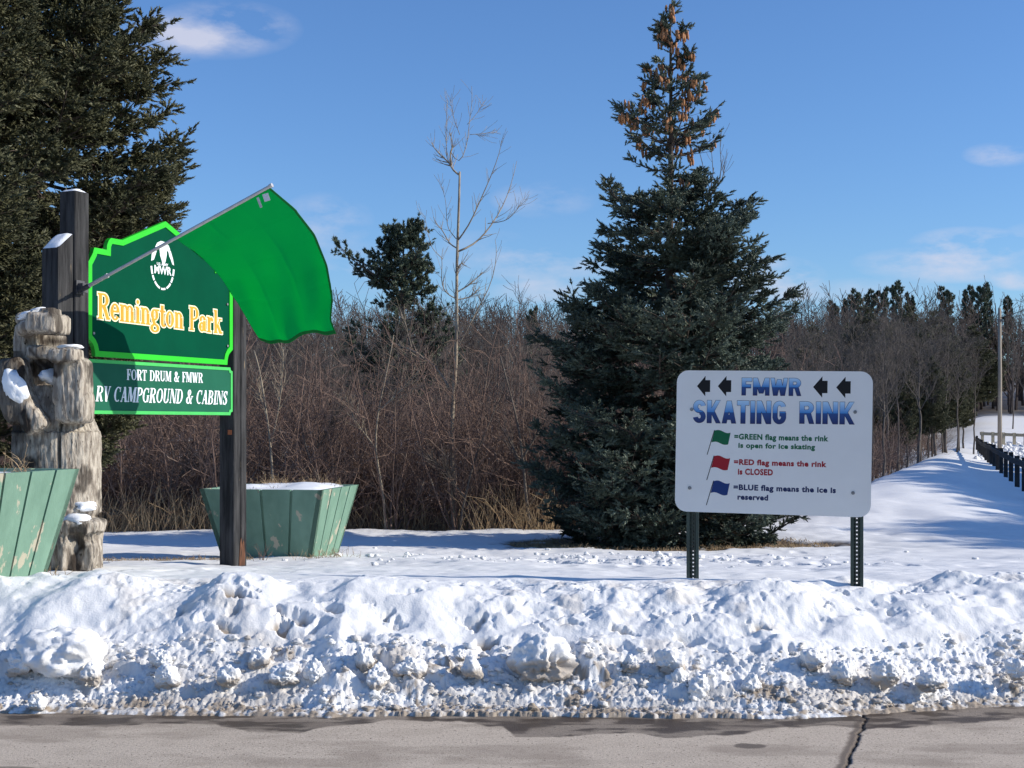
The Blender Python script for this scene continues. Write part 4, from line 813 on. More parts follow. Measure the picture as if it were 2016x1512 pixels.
def spruce(H, hk, rk, nb, ntw, nsh, seed, z0=.12, shl=.12, shr=.020, nn=10, elt=42, elb=-8, tr=.11, skew=None, topk=1):
    rg = np.random.default_rng(seed); u = rg.random(nb*6); h = z0+(H*.985-z0)*u; rad = np.interp(h, hk, rk); keep = rg.random(nb*6)*max(rk)*1.0 < rad*.85+.22; h = h[keep][:nb]; nb = len(h)
    wh = .17; h = h*.35+(np.round(h/wh)*wh+rg.normal(0, .025, nb))*.65
    az = rg.random(nb)*2*math.pi; L = np.interp(h, hk, rk)*(.72+.36*rg.random(nb)**.8)
    if skew: L = L*skew(h, az, rg)
    el = np.radians(np.interp(h/H, [0, .3, .6, .85, 1], [elb, elb+6, 12, elt*.7, elt+18]))+rg.normal(0, .08, nb)
    K = 8; s = np.linspace(0, 1, K)[None]; hz = np.stack([np.cos(az), np.sin(az)], 1); cl = np.cos(el)
    dro = -.16*(1-h/H)
    Pz = h[:, None]+L[:, None]*(np.sin(el)[:, None]*s+dro[:, None]*np.sin(s*math.pi)+.13*s**3*(1-.5*(h/H))[:, None]); bend = rg.normal(0, .10, nb)[:, None]*s**2
    Px = L[:, None]*s*cl[:, None]; P = np.stack([Px*hz[:, 0:1]-bend*L[:, None]*hz[:, 1:2], Px*hz[:, 1:2]+bend*L[:, None]*hz[:, 0:1], Pz], -1)
    Rb = (.006+.011*L)[:, None]*np.linspace(1, .3, K)
    # weight children towards longer branches
    rep = np.maximum(1, np.round(L/L.mean()*2)).astype(int); Pr = np.repeat(P, rep, 0); Rr_ = np.repeat(Rb, rep, 0)
    Lr = np.repeat(L, rep); c1, r1, s1 = kids(Pr, Rr_, ntw, .15, .98, .06+Lr*.36, .55, 44, .0, .06, 5, rg, .5, .5, flat=.14)
    c1L = np.linalg.norm(c1[:, -1]-c1[:, 0], axis=1); c2, r2, s2 = kids(c1, r1, ntw*2, .2, .95, .02+c1L*.38, .4, 45, -.02, .07, 3, rg, .6, .6, flat=.25)
    def sh(Pq, n, lo, ang):
        a, b, _ = kids(Pq, np.full(Pq.shape[:2], .01), n, lo, 1.0, 1, 0, ang, .10, .0, 2, rg); return a[:, 0], a[:, 1]-a[:, 0]
    q = [sh(c1, int(nsh*.33), .05, 40), sh(c2, int(nsh*.42), .1, 34), sh(Pr, int(nsh*.15), .25, 50), (c1[:, -1], c1[:, -1]-c1[:, -2]), (c2[:, -1], c2[:, -1]-c2[:, -2]), (P[:, -1], P[:, -1]-P[:, -2])]
    # leader
    zl = np.linspace(H*.84, H, 40); lp_ = np.stack([zl*0, zl*0, zl], 1); ld = nrm(np.stack([rg.normal(size=40), rg.normal(size=40), np.full(40, .9)], 1)); ld[-1] = (0, 0, 1); q.append((lp_, ld))
    B_ = np.concatenate([a for a, _ in q]); D_ = np.concatenate([b for _, b in q]); kp = rg.random(len(B_)) < np.interp(B_[:, 2]/H, [.6, .72, .95], [1, topk, topk*.8]); B_ = B_[kp]; D_ = D_[kp]; n = len(B_); Ln = shl*(.7+.6*rg.random(n)); V, Fx = needle_shoots(B_, D_, Ln, shr*(.8+.4*rg.random(n)), rg, nn)
    tz_ = np.linspace(-.3, H*.995, 14); Tk = np.stack([.03*np.sin(tz_*1.3)*(1-tz_/H), .02*np.cos(tz_*1.7), tz_], 1); Vt, Qt, Tt = tubes(Tk[None], (tr*(1-tz_/H*.94))[None], 9, True)
    Vb, Qb = tubes(np.concatenate([P]), Rb, 4); Vc, Qc = tubes(c1, r1, 3)
    return dict(ndl=(V, Fx), trunk=(Vt, [Qt, Tt]), limbs=(np.concatenate([Vb, Vc]), [np.concatenate([Qb, Qc+len(Vb)])]), tips=B_+D_*0, P=P, h=h, c1=c1)
def plant_tree(name, d, loc, label, cat, mn, mt, group=None, rot=0, sc=1):
    E_ = empty(name, loc, label, cat, group)
    me = [mesh('crown', d['ndl'][0], [d['ndl'][1]], mn), mesh('trunk', d['trunk'][0], d['trunk'][1], mt, True), mesh('limbs', d['limbs'][0], d['limbs'][1], mt)]
    for n_, m_ in zip(('crown', 'trunk', 'limbs'), me):
        o = bpy.data.objects.new(n_, m_); COL.objects.link(o); o.parent = E_; ORG[o] = ORG[E_]
    E_.rotation_euler = (0, 0, rot); E_.scale = (sc, sc, sc); return E_
def copy_tree(o, parent=None):
    c = o.copy(); COL.objects.link(c); c.parent = parent
    for ch in list(o.children): copy_tree(ch, c)
    return c
SPX, SPY = 2.16, 18.0; SPZ = gz(SPX, SPY)
hk = [.1, .5, 1.1, 2.1, 3.0, 3.6, 4.15, 4.4, 4.7, 5.0, 5.4, 5.75, 6.1, 6.5, 7.0, 7.42]
rk = [1.55, 1.75, 1.80, 1.72, 1.62, 1.25, 1.12, .90, .55, .62, .85, .72, .40, .36, .28, .10]
dS = spruce(7.34, hk, rk, 250, 5600, 32000, 7, elb=-6, shr=.030, shl=.095, topk=.40)
SP = plant_tree('spruce_tree', dS, (SPX, SPY, SPZ), 'tall dark blue-green spruce with orange cones round its tip, behind the skating sign', 'spruce', m_ndl_blue, m_bark)
# cones hang near the top
Vc, Fc = ico(2); z_ = Vc[:, 2]; Vc = Vc*np.array([.5, .5, 1])*np.array([1, 1, 1]); Vc = Vc*(1+.12*np.sin(z_*16+np.arctan2(Vc[:, 1], Vc[:, 0])*3))[:, None]*np.array([.036, .036, .062]); Vc[:, 2] -= .06
Vc = Vc*.82; Vc = np.concatenate([Vc, Vc+np.array([.035, .012, .018]), Vc*np.array([1, 1, .85])+np.array([-.03, .03, -.022])]); Fc = np.concatenate([Fc, Fc+len(Vc)//3, Fc+2*(len(Vc)//3)]); cme = mesh('cones', Vc, Fc, m_cone, True); rg = np.random.default_rng(3); cand = dS['P'].repeat(8, 0); cand = cand[(cand[:, -1, 2] > 5.05)]; cand = cand[rg.permutation(len(cand))]; w_ = np.interp(cand[:, -1, 2], [5.0, 5.7, 6.0, 7.1], [.04, .35, 1, 1]); cand = cand[rg.random(len(cand)) < w_][:100]
for p in cand:
    o = bpy.data.objects.new('cone_cluster', cme); COL.objects.link(o); o.parent = SP; q = p[rg.integers(3, 8)]+rg.normal(0, .03, 3); o.location = q; o.rotation_euler = (rg.normal(0, .12), rg.normal(0, .12), rg.random()*6); s_ = 1.05+.35*rg.random(); o.scale = (s_, s_, s_)
hk2 = [.1, .9, 1.4, 2.3, 3.6, 4.3, 5.0, 5.7, 6.0, 6.4, 7.5, 8.6, 9.4]; rk2 = [.5, .65, 1.1, 1.4, 1.5, 1.58, 1.48, 1.35, 1.1, 1.0, .75, .4, .1]
dL = spruce(9.4, hk2, rk2, 300, 7000, 35000, 21, elb=-4, shr=.031, shl=.10, elt=45, tr=.14)
LX, LY = -5.43, 15.0
SL = plant_tree('spruce_tree', dL, (LX, LY, gz(LX, LY)), 'large dense olive-green spruce rising behind the park sign posts', 'spruce', m_ndl_olive, m_bark)
c = copy_tree(SL); c.location = (-6.05, 12.6, gz(-6.05, 12.6)); c.rotation_euler = (0, 0, 2.2); c.scale = (1, 1, .92); tag(c, 'olive-green spruce at the left edge, its branches in front of the bigger one', 'spruce')
dM = spruce(12, [9.4, 9.8, 10.6, 11.3, 11.9], [1.2, 2.1, 2.0, 1.2, .08], 110, 1100, 4600, 33, z0=9.4, shl=.26, shr=.07, nn=6, tr=.16)
# tall trees standing out of frame to the right throw the shadows on the embankment
RG = 'unseen tall trees in a row right of the embankment fence'; first = None
for i, (xt, Y) in enumerate([(6.3, 16.8), (7.2, 19.6), (7.9, 22.0), (8.6, 24.4), (9.2, 26.8), (8.2, 29.6), (9.3, 32.3), (10.2, 35.2), (11.6, 38.5), (12.8, 42.5), (14.6, 47), (17, 52), (9.6, 18.0), (10.2, 21.0), (11.0, 24.0), (9.6, 28.2), (9.9, 30.9), (11.2, 33.7), (12.2, 36.8), (13.6, 40.5)]):
    X = xt+24.4; Y -= 2.4
    if first is None: o = first = plant_tree('unseen_tall_conifer', dM, (X, Y, 0), 'x', 'conifer', m_ndl_blue, m_bark)
    else: o = copy_tree(first)
    o.location = (X, Y, -.05); o.rotation_euler = (0, 0, i*1.3); o.scale = (1, 1, 1+.04*math.sin(i*2.1)); tag(o, 'tall conifer beyond the right edge whose shadow lies on the snowy embankment', 'conifer', RG)

def pine(H, bl, seed, tuft_n=1500, tl=.16, z0=.35, npn=9):
    """white pine: open trunk, long level limbs, tufts of needles in plates. bl = [(height fraction, azimuth deg, length)]"""
    rg = np.random.default_rng(seed); K = 7; s = np.linspace(0, 1, K); P = []
    for f, az, L in bl:
        a = R(az); e = .10+.45*f**2; b = rg.normal(0, .12)
        P.append(np.stack([L*s*math.cos(a)-b*L*s*s*math.sin(a), L*s*math.sin(a)+b*L*s*s*math.cos(a), f*H+L*(e*s+.18*s*s*s)+rg.normal(0, .02, K)], 1))
    P = np.array(P); Rb = np.array([[.035*(L+.3)*(1-.8*t) for t in s] for _, _, L in bl])*.6; c1, r1, _ = kids(P, Rb, len(bl)*22, .2, 1, .62*np.mean([b[2] for b in bl]), .4, 50, .05, .12, 4, rg, .6, .5, flat=.5)
    a, b, _ = kids(c1, r1, tuft_n, .25, 1, 1, 0, 50, .35, 0, 2, rg); n = len(a); V, Fx = needle_shoots(a[:, 0], a[:, 1]-a[:, 0]+np.array([0, 0, .2]), tl*(.6+.5*rg.random(n)), tl*.62*(.8+.4*rg.random(n)), rg, npn, core=False)
    tz_ = np.linspace(-.3, H*.99, 10); Tk = np.stack([.06*np.sin(tz_*.8), .04*np.cos(tz_*.9), tz_], 1); Vt, Qt, Tt = tubes(Tk[None], (.016*H*(1-tz_/H*.9))[None], 8, True); Vb, Qb = tubes(P, Rb, 5); Vc_, Qc = tubes(c1, r1, 3)
    return dict(ndl=(V, Fx), trunk=(Vt, [Qt, Tt]), limbs=(np.concatenate([Vb, Vc_]), [np.concatenate([Qb, Qc+len(Vb)])]))
rg = np.random.default_rng(12)
bl = [(.97, 20, .35), (.95, 190, .4), (.92, 100, .4), (.90, 350, .55), (.88, 175, .6), (.85, 60, .6), (.83, 185, .95), (.82, 5, .7), (.79, 200, .8), (.78, 330, .8), (.75, 172, .75), (.74, 10, .75), (.70, 90, .8),
      (.80, 178, 1.8), (.66, 15, .8), (.785, 186, 1.7), (.63, 350, 1.1), (.76, 170, 1.5), (.585, 8, 1.25), (.56, 190, 1.3), (.54, 345, 1.3), (.52, 20, 1.35), (.51, 170, 1.6), (.49, 200, 1.55), (.47, 5, 1.45), (.45, 185, 1.7), (.44, 340, 1.6), (.42, 100, 1.3), (.42, 260, 1.3), (.60, 270, .9), (.70, 270, .8), (.50, 270, 1.1), (.38, 180, 1.5), (.38, 0, 1.5)]
bl = [(f, az, L*1.12) for f, az, L in bl]; bl = bl+[(f+.012, az+90*k_+20, L*.6) for k_, (f, az, L) in enumerate(bl)]; dP = pine(8.3, bl, 5, 6000, .11, npn=9)
pz = gz(-3.3, 40)
plant_tree('pine_tree', dP, ((795-1008)/F*40, 40, 7.55-8.3), 'lone shaggy white pine with a long left limb standing above the brown thicket', 'pine', m_ndl_pine, m_bark)
bl2 = [(f, (i*137) % 360, (.5+1.5*(1-f))*(.6+.6*rg.random())) for i, f in enumerate(np.linspace(.5, .98, 26))]
dQ = pine(11, bl2, 8, 1700, .22, npn=7); GP = 'pines standing out along the wooded ridge'; first = None
for i, (px, py, Y, wd) in enumerate([(1688, 578, 118, .8), (1712, 580, 122, .9), (1735, 575, 125, 1), (1765, 562, 120, .85), (1792, 584, 128, .7), (1862, 574, 118, 1.1), (1905, 572, 124, .9), (1932, 566, 120, 1.0), (1945, 572, 128, .7), (2035, 560, 120, 1), (1640, 600, 125, .9), (1668, 590, 130, .9), (1048, 612, 95, .7), (1985, 590, 126, .8)]):
    X = (px-1008)/F*Y; g = gz(X, Y); top = EYE-(py-HZ)/F*Y; s = (top-g)/11
    if first is None: o = first = plant_tree('pine_tree', dQ, (0, 0, 0), 'x', 'pine', m_ndl_pine, m_bark)
    else: o = copy_tree(first)
    o.location = (X, Y, g); o.scale = (s*wd*.78, s*wd*.78, s); o.rotation_euler = (0, 0, i*1.3); tag(o, 'small dark pine poking above the bare treetops of the far ridge', 'pine', GP)
# darker hemlock-like conifers within the right-hand wood
GH = 'dark conifers mixed into the wood on the right'; first = None
for i, (px, py, Y, wd) in enumerate([(1700, 600, 62, 1.0), (1752, 640, 70, 1.1), (1812, 655, 58, .9), (1858, 655, 66, .95), (1640, 650, 75, 1.2), (1888, 690, 68, .75), (1600, 640, 60, 1.2), (1788, 600, 85, 1.2), (1725, 660, 52, .8), (1835, 700, 52, .7), (1670, 640, 85, 1.3), (1915, 640, 98, 1.3), (1840, 610, 92, 1.2), (1955, 650, 118, 1.4), (1770, 690, 50, .7)]):
    X = (px-1008)/F*Y; g = gz(X, Y); top = EYE-(py-HZ)/F*Y; s = (top-g)/9
    if first is None:
        dH = spruce(9, [1.5, 3, 5, 7, 8.9], [1.0, 1.9, 1.9, 1.0, .1], 130, 1500, 6000, 44, z0=2.2, shl=.26, shr=.06, nn=7, tr=.12); o = first = plant_tree('conifer_tree', dH, (0, 0, 0), 'x', 'conifer', m_ndl_olive, m_bark)
    else: o = copy_tree(first)
    o.location = (X, Y, g); o.scale = (s*wd, s*wd, s); o.rotation_euler = (0, 0, i*1.9); tag(o, 'dark drooping conifer among bare trees of the wood behind the skating sign', 'conifer', GH)

# ---------------------------------------------------------------- bare trees and thicket
def bare(H, seed, r0=.07, n1=34, n2=170, n3_=500, lean=.04, fork=.25, upv=.12):
    rg = np.random.default_rng(seed); K = 12; z = np.linspace(-.3, H, K); T = np.stack([np.cumsum(rg.normal(0, lean, K)), np.cumsum(rg.normal(0, lean, K)), z], 1); Rt_ = (r0*(1-np.linspace(0, 1, K)**.9*.93))
    a, ra, _ = kids(T[None], Rt_[None], n1, fork, .97, H*.36, .55, 42, upv, .10, 7, rg, .5, .25); b, rb, _ = kids(a, ra, n2, .2, 1, H*.13, .4, 38, upv*.6, .13, 5, rg, .6, .4); c_, rc, _ = kids(b, rb, n3_, .15, 1, H*.06, .3, 36, .05, .15, 3, rg, .7, .6)
    rb = np.maximum(rb, .004*H/6); rc = np.maximum(rc, .003*H/6)
    Vt, Qt, Tt = tubes(T[None], Rt_[None], 9, True); L_ = [tubes(a, ra, 5), tubes(b, rb, 4), tubes(c_, rc, 3)]; V = []; Q = []; o = 0
    for v, q in L_: V.append(v); Q.append(q+o); o += len(v)
    return dict(trunk=(Vt, [Qt, Tt]), crown=(np.concatenate(V), [np.concatenate(Q)]))
def plant_bare(d, loc, label, cat, m, group=None, name='bare_tree'):
    E_ = empty(name, loc, label, cat, group)
    for n_ in ('trunk', 'crown'):
        o = bpy.data.objects.new(n_, mesh(n_, d[n_][0], d[n_][1], m, n_ == 'trunk')); COL.objects.link(o); o.parent = E_; ORG[o] = ORG[E_]
    return E_
dB = [bare(7, 100+k, .075, 30, 190, 700, .05, .3+.05*k) for k in range(5)]
protoB = [plant_bare(d, (0, 0, 0), 'x', 'tree', m_bare_dk) for d in dB]; usedB = set()
def put_bare(k, px, Y, top, label, group, wd=1, rot=0):
    X = (px-1008)/F*Y; g = gz(X, Y); H = EYE-(top-HZ)/F*Y-g; s = H/7; o = protoB[k] if k not in usedB else copy_tree(protoB[k]); usedB.add(k)
    o.location = (X, Y, g); o.scale = (s*wd, s*wd, s); o.rotation_euler = (0, 0, rot); return tag(o, label, 'tree', group)
rg = np.random.default_rng(77); GW = 'bare trees of the wood on the right'
spots = [(1575, 33), (1600, 36), (1625, 34), (1648, 37), (1668, 35), (1690, 38), (1712, 41), (1735, 40), (1750, 45), (1770, 44), (1785, 50), (1802, 49), (1815, 54), (1828, 52), (1842, 57), (1855, 60), (1868, 58), (1882, 64), (1896, 72), (1917, 66), (1615, 45), (1640, 48), (1665, 52), (1700, 50), (1725, 55), (1745, 60), (1765, 62), (1780, 66), (1808, 70), (1835, 72), (1860, 76), (1560, 42), (1590, 50)]
for i, (px, Y) in enumerate(spots): put_bare(i % 5, px, Y, 625+rg.random()*70, 'slender leafless grey tree in the wood between the skating sign and the snowy embankment', GW, .8+.4*rg.random(), rg.random()*6)
put_bare(2, 1993, 92, 640, 'single leafless tree on the snow field right of the utility pole', None, .7, 1); put_bare(1, 2017, 78, 655, 'leafless trunk cut by the right edge of the picture beyond the fence', None, .7, 2)
for i in range(26):
    put_bare(i % 5, 480+i*27+rg.integers(-12, 12), 30+rg.random()*22, 632+rg.random()*45, 'leafless grey tree rising out of the brown thicket left of the spruce', 'bare trees rising out of the thicket', .9, rg.random()*6)
for i in range(9):
    put_bare(i % 5, 200+i*32, 30+rg.random()*15, 690+rg.random()*40, 'leafless grey tree in the thicket behind the park sign', 'bare trees behind the park sign', .9, rg.random()*6)
# far wooded ridge: one mass
rg = np.random.default_rng(9); n = 1900; Y = rg.uniform(88, 165, n); t = rg.uniform(-.62, .62, n); t = np.where((t > .335)&(Y < 108), -t, t); X = t*Y; g = ground(X[None], Y[None])[0][0]; H = rg.uniform(7.0, 10.0, n)
K = 5; z = np.linspace(0, 1, K); T = np.stack([X[:, None]+np.cumsum(rg.normal(0, .12, (n, K)), 1), Y[:, None]+np.cumsum(rg.normal(0, .12, (n, K)), 1), g[:, None]+H[:, None]*z[None]], -1); Rt_ = .13*(1-.85*z)[None]*np.ones((n, 1))
a, ra, _ = kids(T, Rt_, n*16, .12, .98, 3.0, .4, 42, .14, .1, 4, rg, .5, .4); b, rb, _ = kids(a, ra, n*52, .2, 1, 1.2, .3, 40, .08, .14, 3, rg, .7, .6); rb = np.maximum(rb, .018)
VV = []; QQ = []; o_ = 0
for v, q in (tubes(T, Rt_, 5), tubes(a, np.maximum(ra, .018), 3), tubes(b, rb, 3)): VV.append(v); QQ.append(q+o_); o_ += len(v)
tag(obj('far_woods', np.concatenate(VV), np.concatenate(QQ), m_far), 'distant leafless brown wood covering the low ridge', 'woods', kind='stuff')
# thicket
def thicket(ns, Yr, tr_, hr, seed, stems=7):
    rg = np.random.default_rng(seed); Y = rg.uniform(*Yr, ns); X = rg.uniform(*tr_, ns)*Y; X = np.minimum(X, np.where(Y > 26, -4.4+.385*Y-rg.random(ns)*1.5, 99)); g = ground(X[None], Y[None])[0][0]-.05; n = ns*stems
    b = np.repeat(np.stack([X, Y, g], 1), stems, 0)+np.stack([rg.normal(0, .18, n), rg.normal(0, .18, n), np.zeros(n)], 1); h = np.repeat(rg.uniform(*hr, ns), stems)*rg.uniform(.6, 1.1, n)
    d = nrm(np.stack([rg.normal(0, .34, n), rg.normal(0, .34, n), np.ones(n)], 1)); K = 7; P = [b]
    for k in range(K-1): d = nrm(d+rg.normal(0, .10, (n, 3))); P.append(P[-1]+d*(h/(K-1))[:, None])
    P = np.stack(P, 1); Rr = np.linspace(.014, .005, K)[None]*(.7+.6*rg.random(n))[:, None]; a, ra, _ = kids(P, Rr, n*11, .08, .98, 1.15, .35, 48, .06, .17, 5, rg, .6, .45); ra = np.maximum(ra, .0035)
    c_, rc, _ = kids(a, ra, n*44, .1, 1, .42, .3, 46, .03, .18, 3, rg, .7, .6); rc = np.maximum(rc, .0026); VV = []; QQ = []; o_ = 0
    for v, q in (tubes(P, Rr, 4), tubes(a, ra, 3), tubes(c_, rc, 3)): VV.append(v); QQ.append(q+o_); o_ += len(v)
    return np.concatenate(VV), np.concatenate(QQ)
V, Q = thicket(270, (21.2, 30), (-.47, .17), (2.6, 3.9), 4)
tag(obj('thicket', V, Q, m_twig), 'dense leafless brown thicket across the middle of the view', 'thicket', kind='stuff')
V, Q = thicket(130, (26, 84), (.10, .325), (.9, 2.2), 6, 5)
tag(obj('brush', V, Q, m_twig), 'low leafless brush in the dip behind the skating sign', 'brush', kind='stuff')
# dry grass at the thicket foot, on the bare strip and beneath the spruce
def grass(X, Y, h, lean, rad, seed, dz=-.01):
    rg = np.random.default_rng(seed); n = len(X); g = ground(X[None], Y[None])[0][0]+dz; P = [np.stack([X, Y, g], 1)]; d = nrm(np.stack([rg.normal(0, lean, n), rg.normal(0, lean, n), np.ones(n)], 1)); L = h*(.4+.8*rg.random(n))
    for k in range(3): d = nrm(d+rg.normal(0, .18, (n, 3))+np.array([0, 0, -.10*k])); P.append(P[-1]+d*(L/3)[:, None])
    return tubes(np.stack(P, 1), np.linspace(rad, rad*.35, 4)[None]*np.ones((n, 1)), 3)
rg = np.random.default_rng(15); n = 7000; Y = rg.uniform(20.6, 25, n); X = rg.uniform(-.40, .16, n)*Y; k = (fbm(X*.9, Y*.9, 2, 81) > .50)|(X < -4); V, Q = grass(X[k], Y[k], .75, .3, .007, 1)
tag(obj('tall_dry_grass', V, Q, m_straw), 'tall tan dead grass and weeds along the foot of the thicket', 'dry grass', kind='stuff')
n = 3800; X = rg.uniform(-5.9, -2.7, n); Y = 13.35+(X+4)*.1+rg.normal(0, .15, n); V, Q = grass(X, Y, .06, .8, .004, 2)
tag(obj('grass_strip', V, Q, m_straw), 'low strip of bare brown grass in the snow between bear and sign post', 'dry grass', kind='stuff')
n = 6500; aa = rg.random(n)*2*math.pi; q = np.sqrt(rg.random(n)); X = 2.1+2.15*q*np.cos(aa); Y = 17.6+1.6*q*np.sin(aa); V, Q = grass(X, Y, .07, 1.1, .005, 3)
tag(obj('needle_litter', V, Q, m_straw), 'brown grass and fallen needles on the bare patch under the spruce', 'dry grass', kind='stuff')
# traced pale poplar standing out of the thicket
def traced(name, limbs, Y0, label, m, seed, twigs=140, cat='tree', ddy=.5, tl=.5, tr=.006):
    rg = np.random.default_rng(seed); b = limbs[0][0][0]; base = at(b[0], b[1], Y0); base[2] = min(base[2], gz(base[0], Y0)-.05); E_ = empty(name, base, label, cat); tm = MB(); cm = MB(); LP = []; LR = []
    for i, (pts, r0, r1) in enumerate(limbs):
        P = np.array([at(x, y, Y0) for x, y in pts]); n_ = len(P); t = np.linspace(0, 1, n_)
        if i: P[:, 1] += rg.uniform(-1, 1)*ddy*t**1.2*np.linalg.norm(P[-1]-P[0]); P[1:, 1] += rg.normal(0, .02, n_-1)
        d = np.linspace(0, 1, 12); Q_ = np.stack([np.interp(d, t, P[:, k]) for k in range(3)], 1)
        for _ in range(2): Q_[1:-1] = (Q_[:-2]+2*Q_[1:-1]+Q_[2:])/4
        if i == 0: Q_[0] = base
        rr_ = np.linspace(r0, r1, 12)*(.95 if i == 0 else 1.1); V, Qd, T3 = tubes(Q_[None], rr_[None], 7, True); (tm if i == 0 else cm).add(V, Qd, T3)
        if i: LP.append(Q_); LR.append(rr_)
    LP = np.array(LP); LR = np.array(LR)
    if twigs:
        a, ra, _ = kids(LP, LR, twigs, .2, 1, tl, .3, 38, .10, .10, 5, rg, .6, .4); ra = np.maximum(ra, tr*.55); V, Q_ = tubes(a, ra, 3); cm.add(V, Q_)
    tm.build('trunk', m, E_, smooth=True); cm.build('branches', m, E_, smooth=True); return E_
traced('poplar_tree', [([(893, 1000), (892, 900), (886, 820), (895, 760), (902, 690), (898, 600), (898, 500), (905, 410), (905, 338)], .045, .018),
    ([(905, 345), (890, 335), (886, 318), (868, 305), (852, 285), (848, 275)], .016, .005), ([(888, 325), (886, 300), (892, 290), (886, 262)], .014, .005), ([(888, 300), (905, 330), (922, 280), (922, 240), (930, 200), (928, 165)], .008, .003),
    ([(880, 310), (878, 260), (882, 200)], .006, .003), ([(905, 265), (895, 240), (885, 195)], .005, .002), ([(920, 245), (940, 220), (952, 195)], .005, .002), ([(925, 265), (950, 262), (978, 255)], .005, .002),
    ([(902, 495), (935, 480), (960, 450), (985, 410), (1005, 360), (1018, 300)], .016, .003), ([(900, 475), (925, 445), (945, 400), (965, 360), (985, 310), (988, 290)], .013, .003), ([(960, 440), (1000, 435), (1025, 405), (1033, 390)], .007, .002),
    ([(902, 490), (885, 480), (870, 450), (855, 435)], .012, .005), ([(898, 470), (880, 450), (880, 400), (870, 370)], .007, .002), ([(900, 560), (898, 540), (905, 520), (912, 520)], .012, .006),
    ([(900, 575), (925, 560), (950, 535)], .012, .007), ([(900, 590), (925, 585), (945, 565)], .010, .005), ([(902, 590), (880, 580), (868, 560), (872, 520), (870, 510)], .010, .004), ([(902, 680), (920, 650), (945, 600), (970, 560), (980, 500), (975, 475)], .011, .003),
    ([(888, 770), (865, 730), (840, 705), (812, 690), (790, 680), (765, 672)], .018, .005), ([(872, 510), (850, 490), (838, 430)], .006, .002), ([(812, 690), (800, 640), (785, 600)], .006, .002)], 22.0,
    'tall pale leafless young poplar rising from the thicket between pine and spruce', m_bare, 5, 300, tl=.34, tr=.005)
traced('bare_sapling', [([(1380, 470), (1390, 400), (1400, 370), (1405, 330)], .02, .008), ([(1392, 395), (1412, 370), (1420, 330), (1414, 300), (1415, 262)], .010, .003), ([(1395, 385), (1420, 360), (1425, 335), (1430, 295)], .008, .003), ([(1398, 375), (1385, 330), (1372, 280)], .008, .003), ([(1404, 340), (1400, 300), (1392, 270)], .006, .002)], 23,
    'leafless grey sapling peeping out right of the spruce top', m_bare_dk, 8, 26, tl=.4)
for i, (limbs, lab) in enumerate([([([(540, 1010), (535, 900), (530, 850), (520, 780), (510, 720), (500, 690)], .022, .009), ([(535, 870), (552, 800), (562, 740), (566, 690)], .012, .005), ([(528, 830), (508, 780), (505, 740)], .009, .004)], 'pale leafless sapling just right of the park sign post'),
        ([([(1045, 1050), (1035, 980), (1030, 900), (1020, 830), (1000, 760), (985, 700)], .030, .010), ([(1032, 930), (1010, 880), (985, 840)], .016, .006), ([(1030, 900), (1060, 850), (1090, 800)], .016, .006), ([(1040, 1000), (1070, 950), (1085, 900)], .012, .006)], 'crooked dark leafless shrub left of the spruce foot'),
        ([([(905, 1030), (920, 960), (935, 900), (960, 840), (985, 780)], .02, .008), ([(915, 980), (880, 930), (850, 900)], .012, .005)], 'leaning grey shrub stem right of the poplar trunk'),
        ([([(760, 1020), (750, 940), (735, 880), (745, 800), (765, 720), (775, 660)], .022, .008), ([(738, 880), (700, 830), (680, 780)], .012, .004), ([(745, 810), (790, 770), (820, 740)], .010, .004)], 'pale leafless sapling in the thicket below the lone pine'),
        ([([(640, 1010), (625, 940), (600, 880), (590, 820), (600, 760)], .018, .007), ([(612, 900), (650, 850), (670, 810)], .010, .004)], 'leafless shrub behind the right planter'),
        ([([(330, 1040), (335, 960), (345, 900), (330, 860)], .016, .007), ([(338, 950), (375, 920), (410, 900)], .010, .004)], 'leafless shrub seen beneath the lower sign panel')]):
    traced('bare_sapling', limbs, 20.8+.15*i, lab, m_bare if i in (0, 3) else m_bare_dk, 30+i, 70, 'shrub', tl=.45)

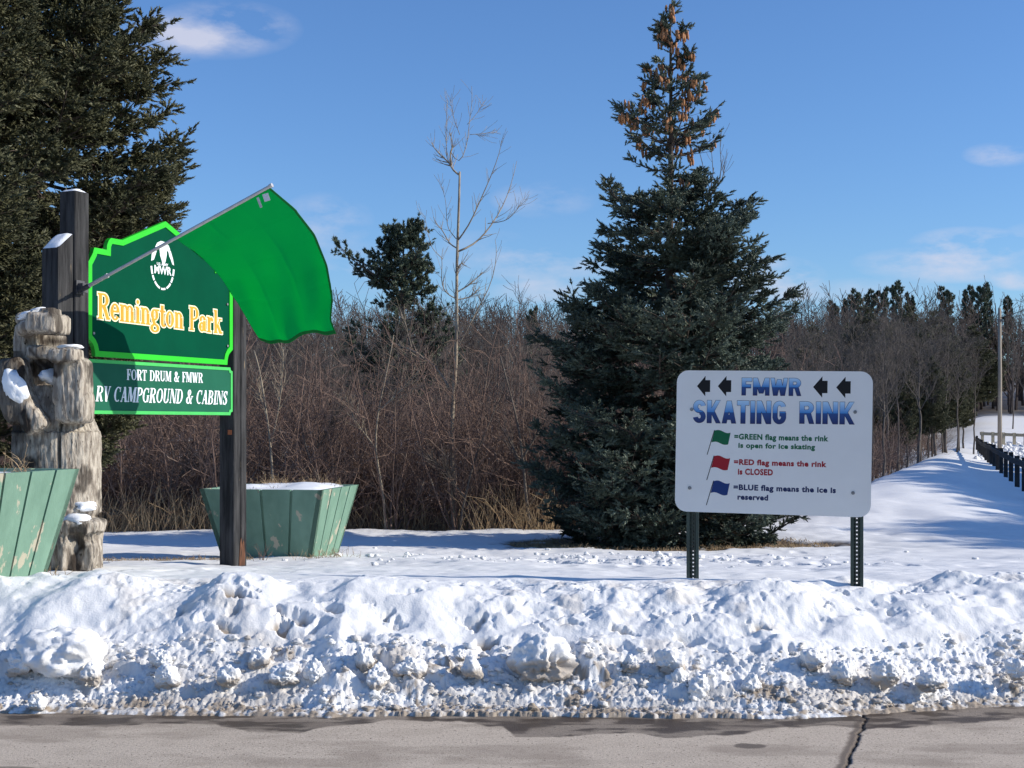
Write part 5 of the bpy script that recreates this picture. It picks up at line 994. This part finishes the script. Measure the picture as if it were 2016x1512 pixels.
# ---------------------------------------------------------------- fence, poles, rails at the right
FE = empty('rail_fence', (13.4, 36, gz(13.4, 36)), 'dark wooden post-and-rail fence running away along the snowy embankment', 'fence'); ys_ = np.arange(27.5, 73, 3.0); fd_ = nrm(np.array([.3258, 1, 0])); sd2 = np.array([fd_[1], -fd_[0], 0]); tops = []
for Y in ys_:
    X = 1.9+.3258*Y; g = gz(X, Y); tops.append(np.array([X, Y, g+.80])); mb = MB(); o = np.array([X, Y, g-.2])-sd2*.06-fd_*.06; boxd(mb, o, sd2*.12, fd_*.12, Uz*(1.0+.02*math.sin(Y*3)), .015); mb.build('post', m_fence, FE)
for a, b in zip(tops[:-1], tops[1:]):
    mb = MB(); boxf(mb, a-sd2*.13-Uz*.19, b-a, sd2*.04, Uz*.14); mb.build('rail', m_fence, FE)
mb = MB(); p0, p1 = at(1968, 884, 74), at(1968, 607, 74); tube1(mb, [p0-Uz*.5, (p0+p1)/2+np.array([.02, 0, 0]), p1], [.125, .105, .085], 12); UP = empty('utility_pole', p0, 'tall weathered wooden utility pole with a thin wire behind the fence', 'pole'); mb.build('pole', m_pole, UP, smooth=True)
mb = MB(); a = p1-Uz*.55; b = at(2180, 500, 66); P = [a*(1-f)+b*f-Uz*1.0*math.sin(f*math.pi)*.5 for f in np.linspace(0, 1, 9)]; tube1(mb, P, .018, 5); mb.build('wire', m_fence, UP); mb = MB(); boxf(mb, p1+np.array([-.14, -.12, -.75]), (.28, 0, 0), (0, .1, 0), (0, 0, .14)); mb.build('wire_clamp', m_dsteel, UP)
RF = empty('low_rail_fence', at(1975, 880, 78), 'low tan wooden rail fence on the snow far beyond the utility pole', 'fence'); pa, pb_ = at(1930, 872, 79), at(2110, 862, 75); pa[2] = gz(pa[0], pa[1])+.7; pb_[2] = gz(pb_[0], pb_[1])+.7
mb = MB(); boxf(mb, pa-Uz*.16, pb_-pa, np.array([0, .08, 0]), Uz*.18); mb.build('rail', m_rail, RF)
for f in np.linspace(.02, .98, 9):
    q = pa*(1-f)+pb_*f; g = gz(q[0], q[1]); mb = MB(); boxf(mb, (q[0]-.08, q[1]-.1, g-.2), (.16, 0, 0), (0, .09, 0), (0, 0, max(.3, q[2]+.05-g+.2))); mb.build('post', m_rail, RF)
# ploughed snow heap beyond the fence
rg = np.random.default_rng(3); mbv = []; mbf = []; o_ = 0
for i in range(900):
    Y = rg.uniform(58, 80); X = .372*Y+rg.uniform(-1.2, 6); r_ = rg.uniform(.04, .17); v = tmpl[i % 6]*r_+np.array([X, Y, gz(X, Y)]); mbv.append(v); mbf.append(F0+o_); o_ += len(v)
VV = np.concatenate(mbv); tag(obj('snow_heap', VV, np.concatenate(mbf), m_snow, smooth=True, attrs={'dirt': np.zeros(len(VV)), 'soil': np.zeros(len(VV))}), 'lumpy ploughed snow right of the dark fence', 'snow', kind='stuff')
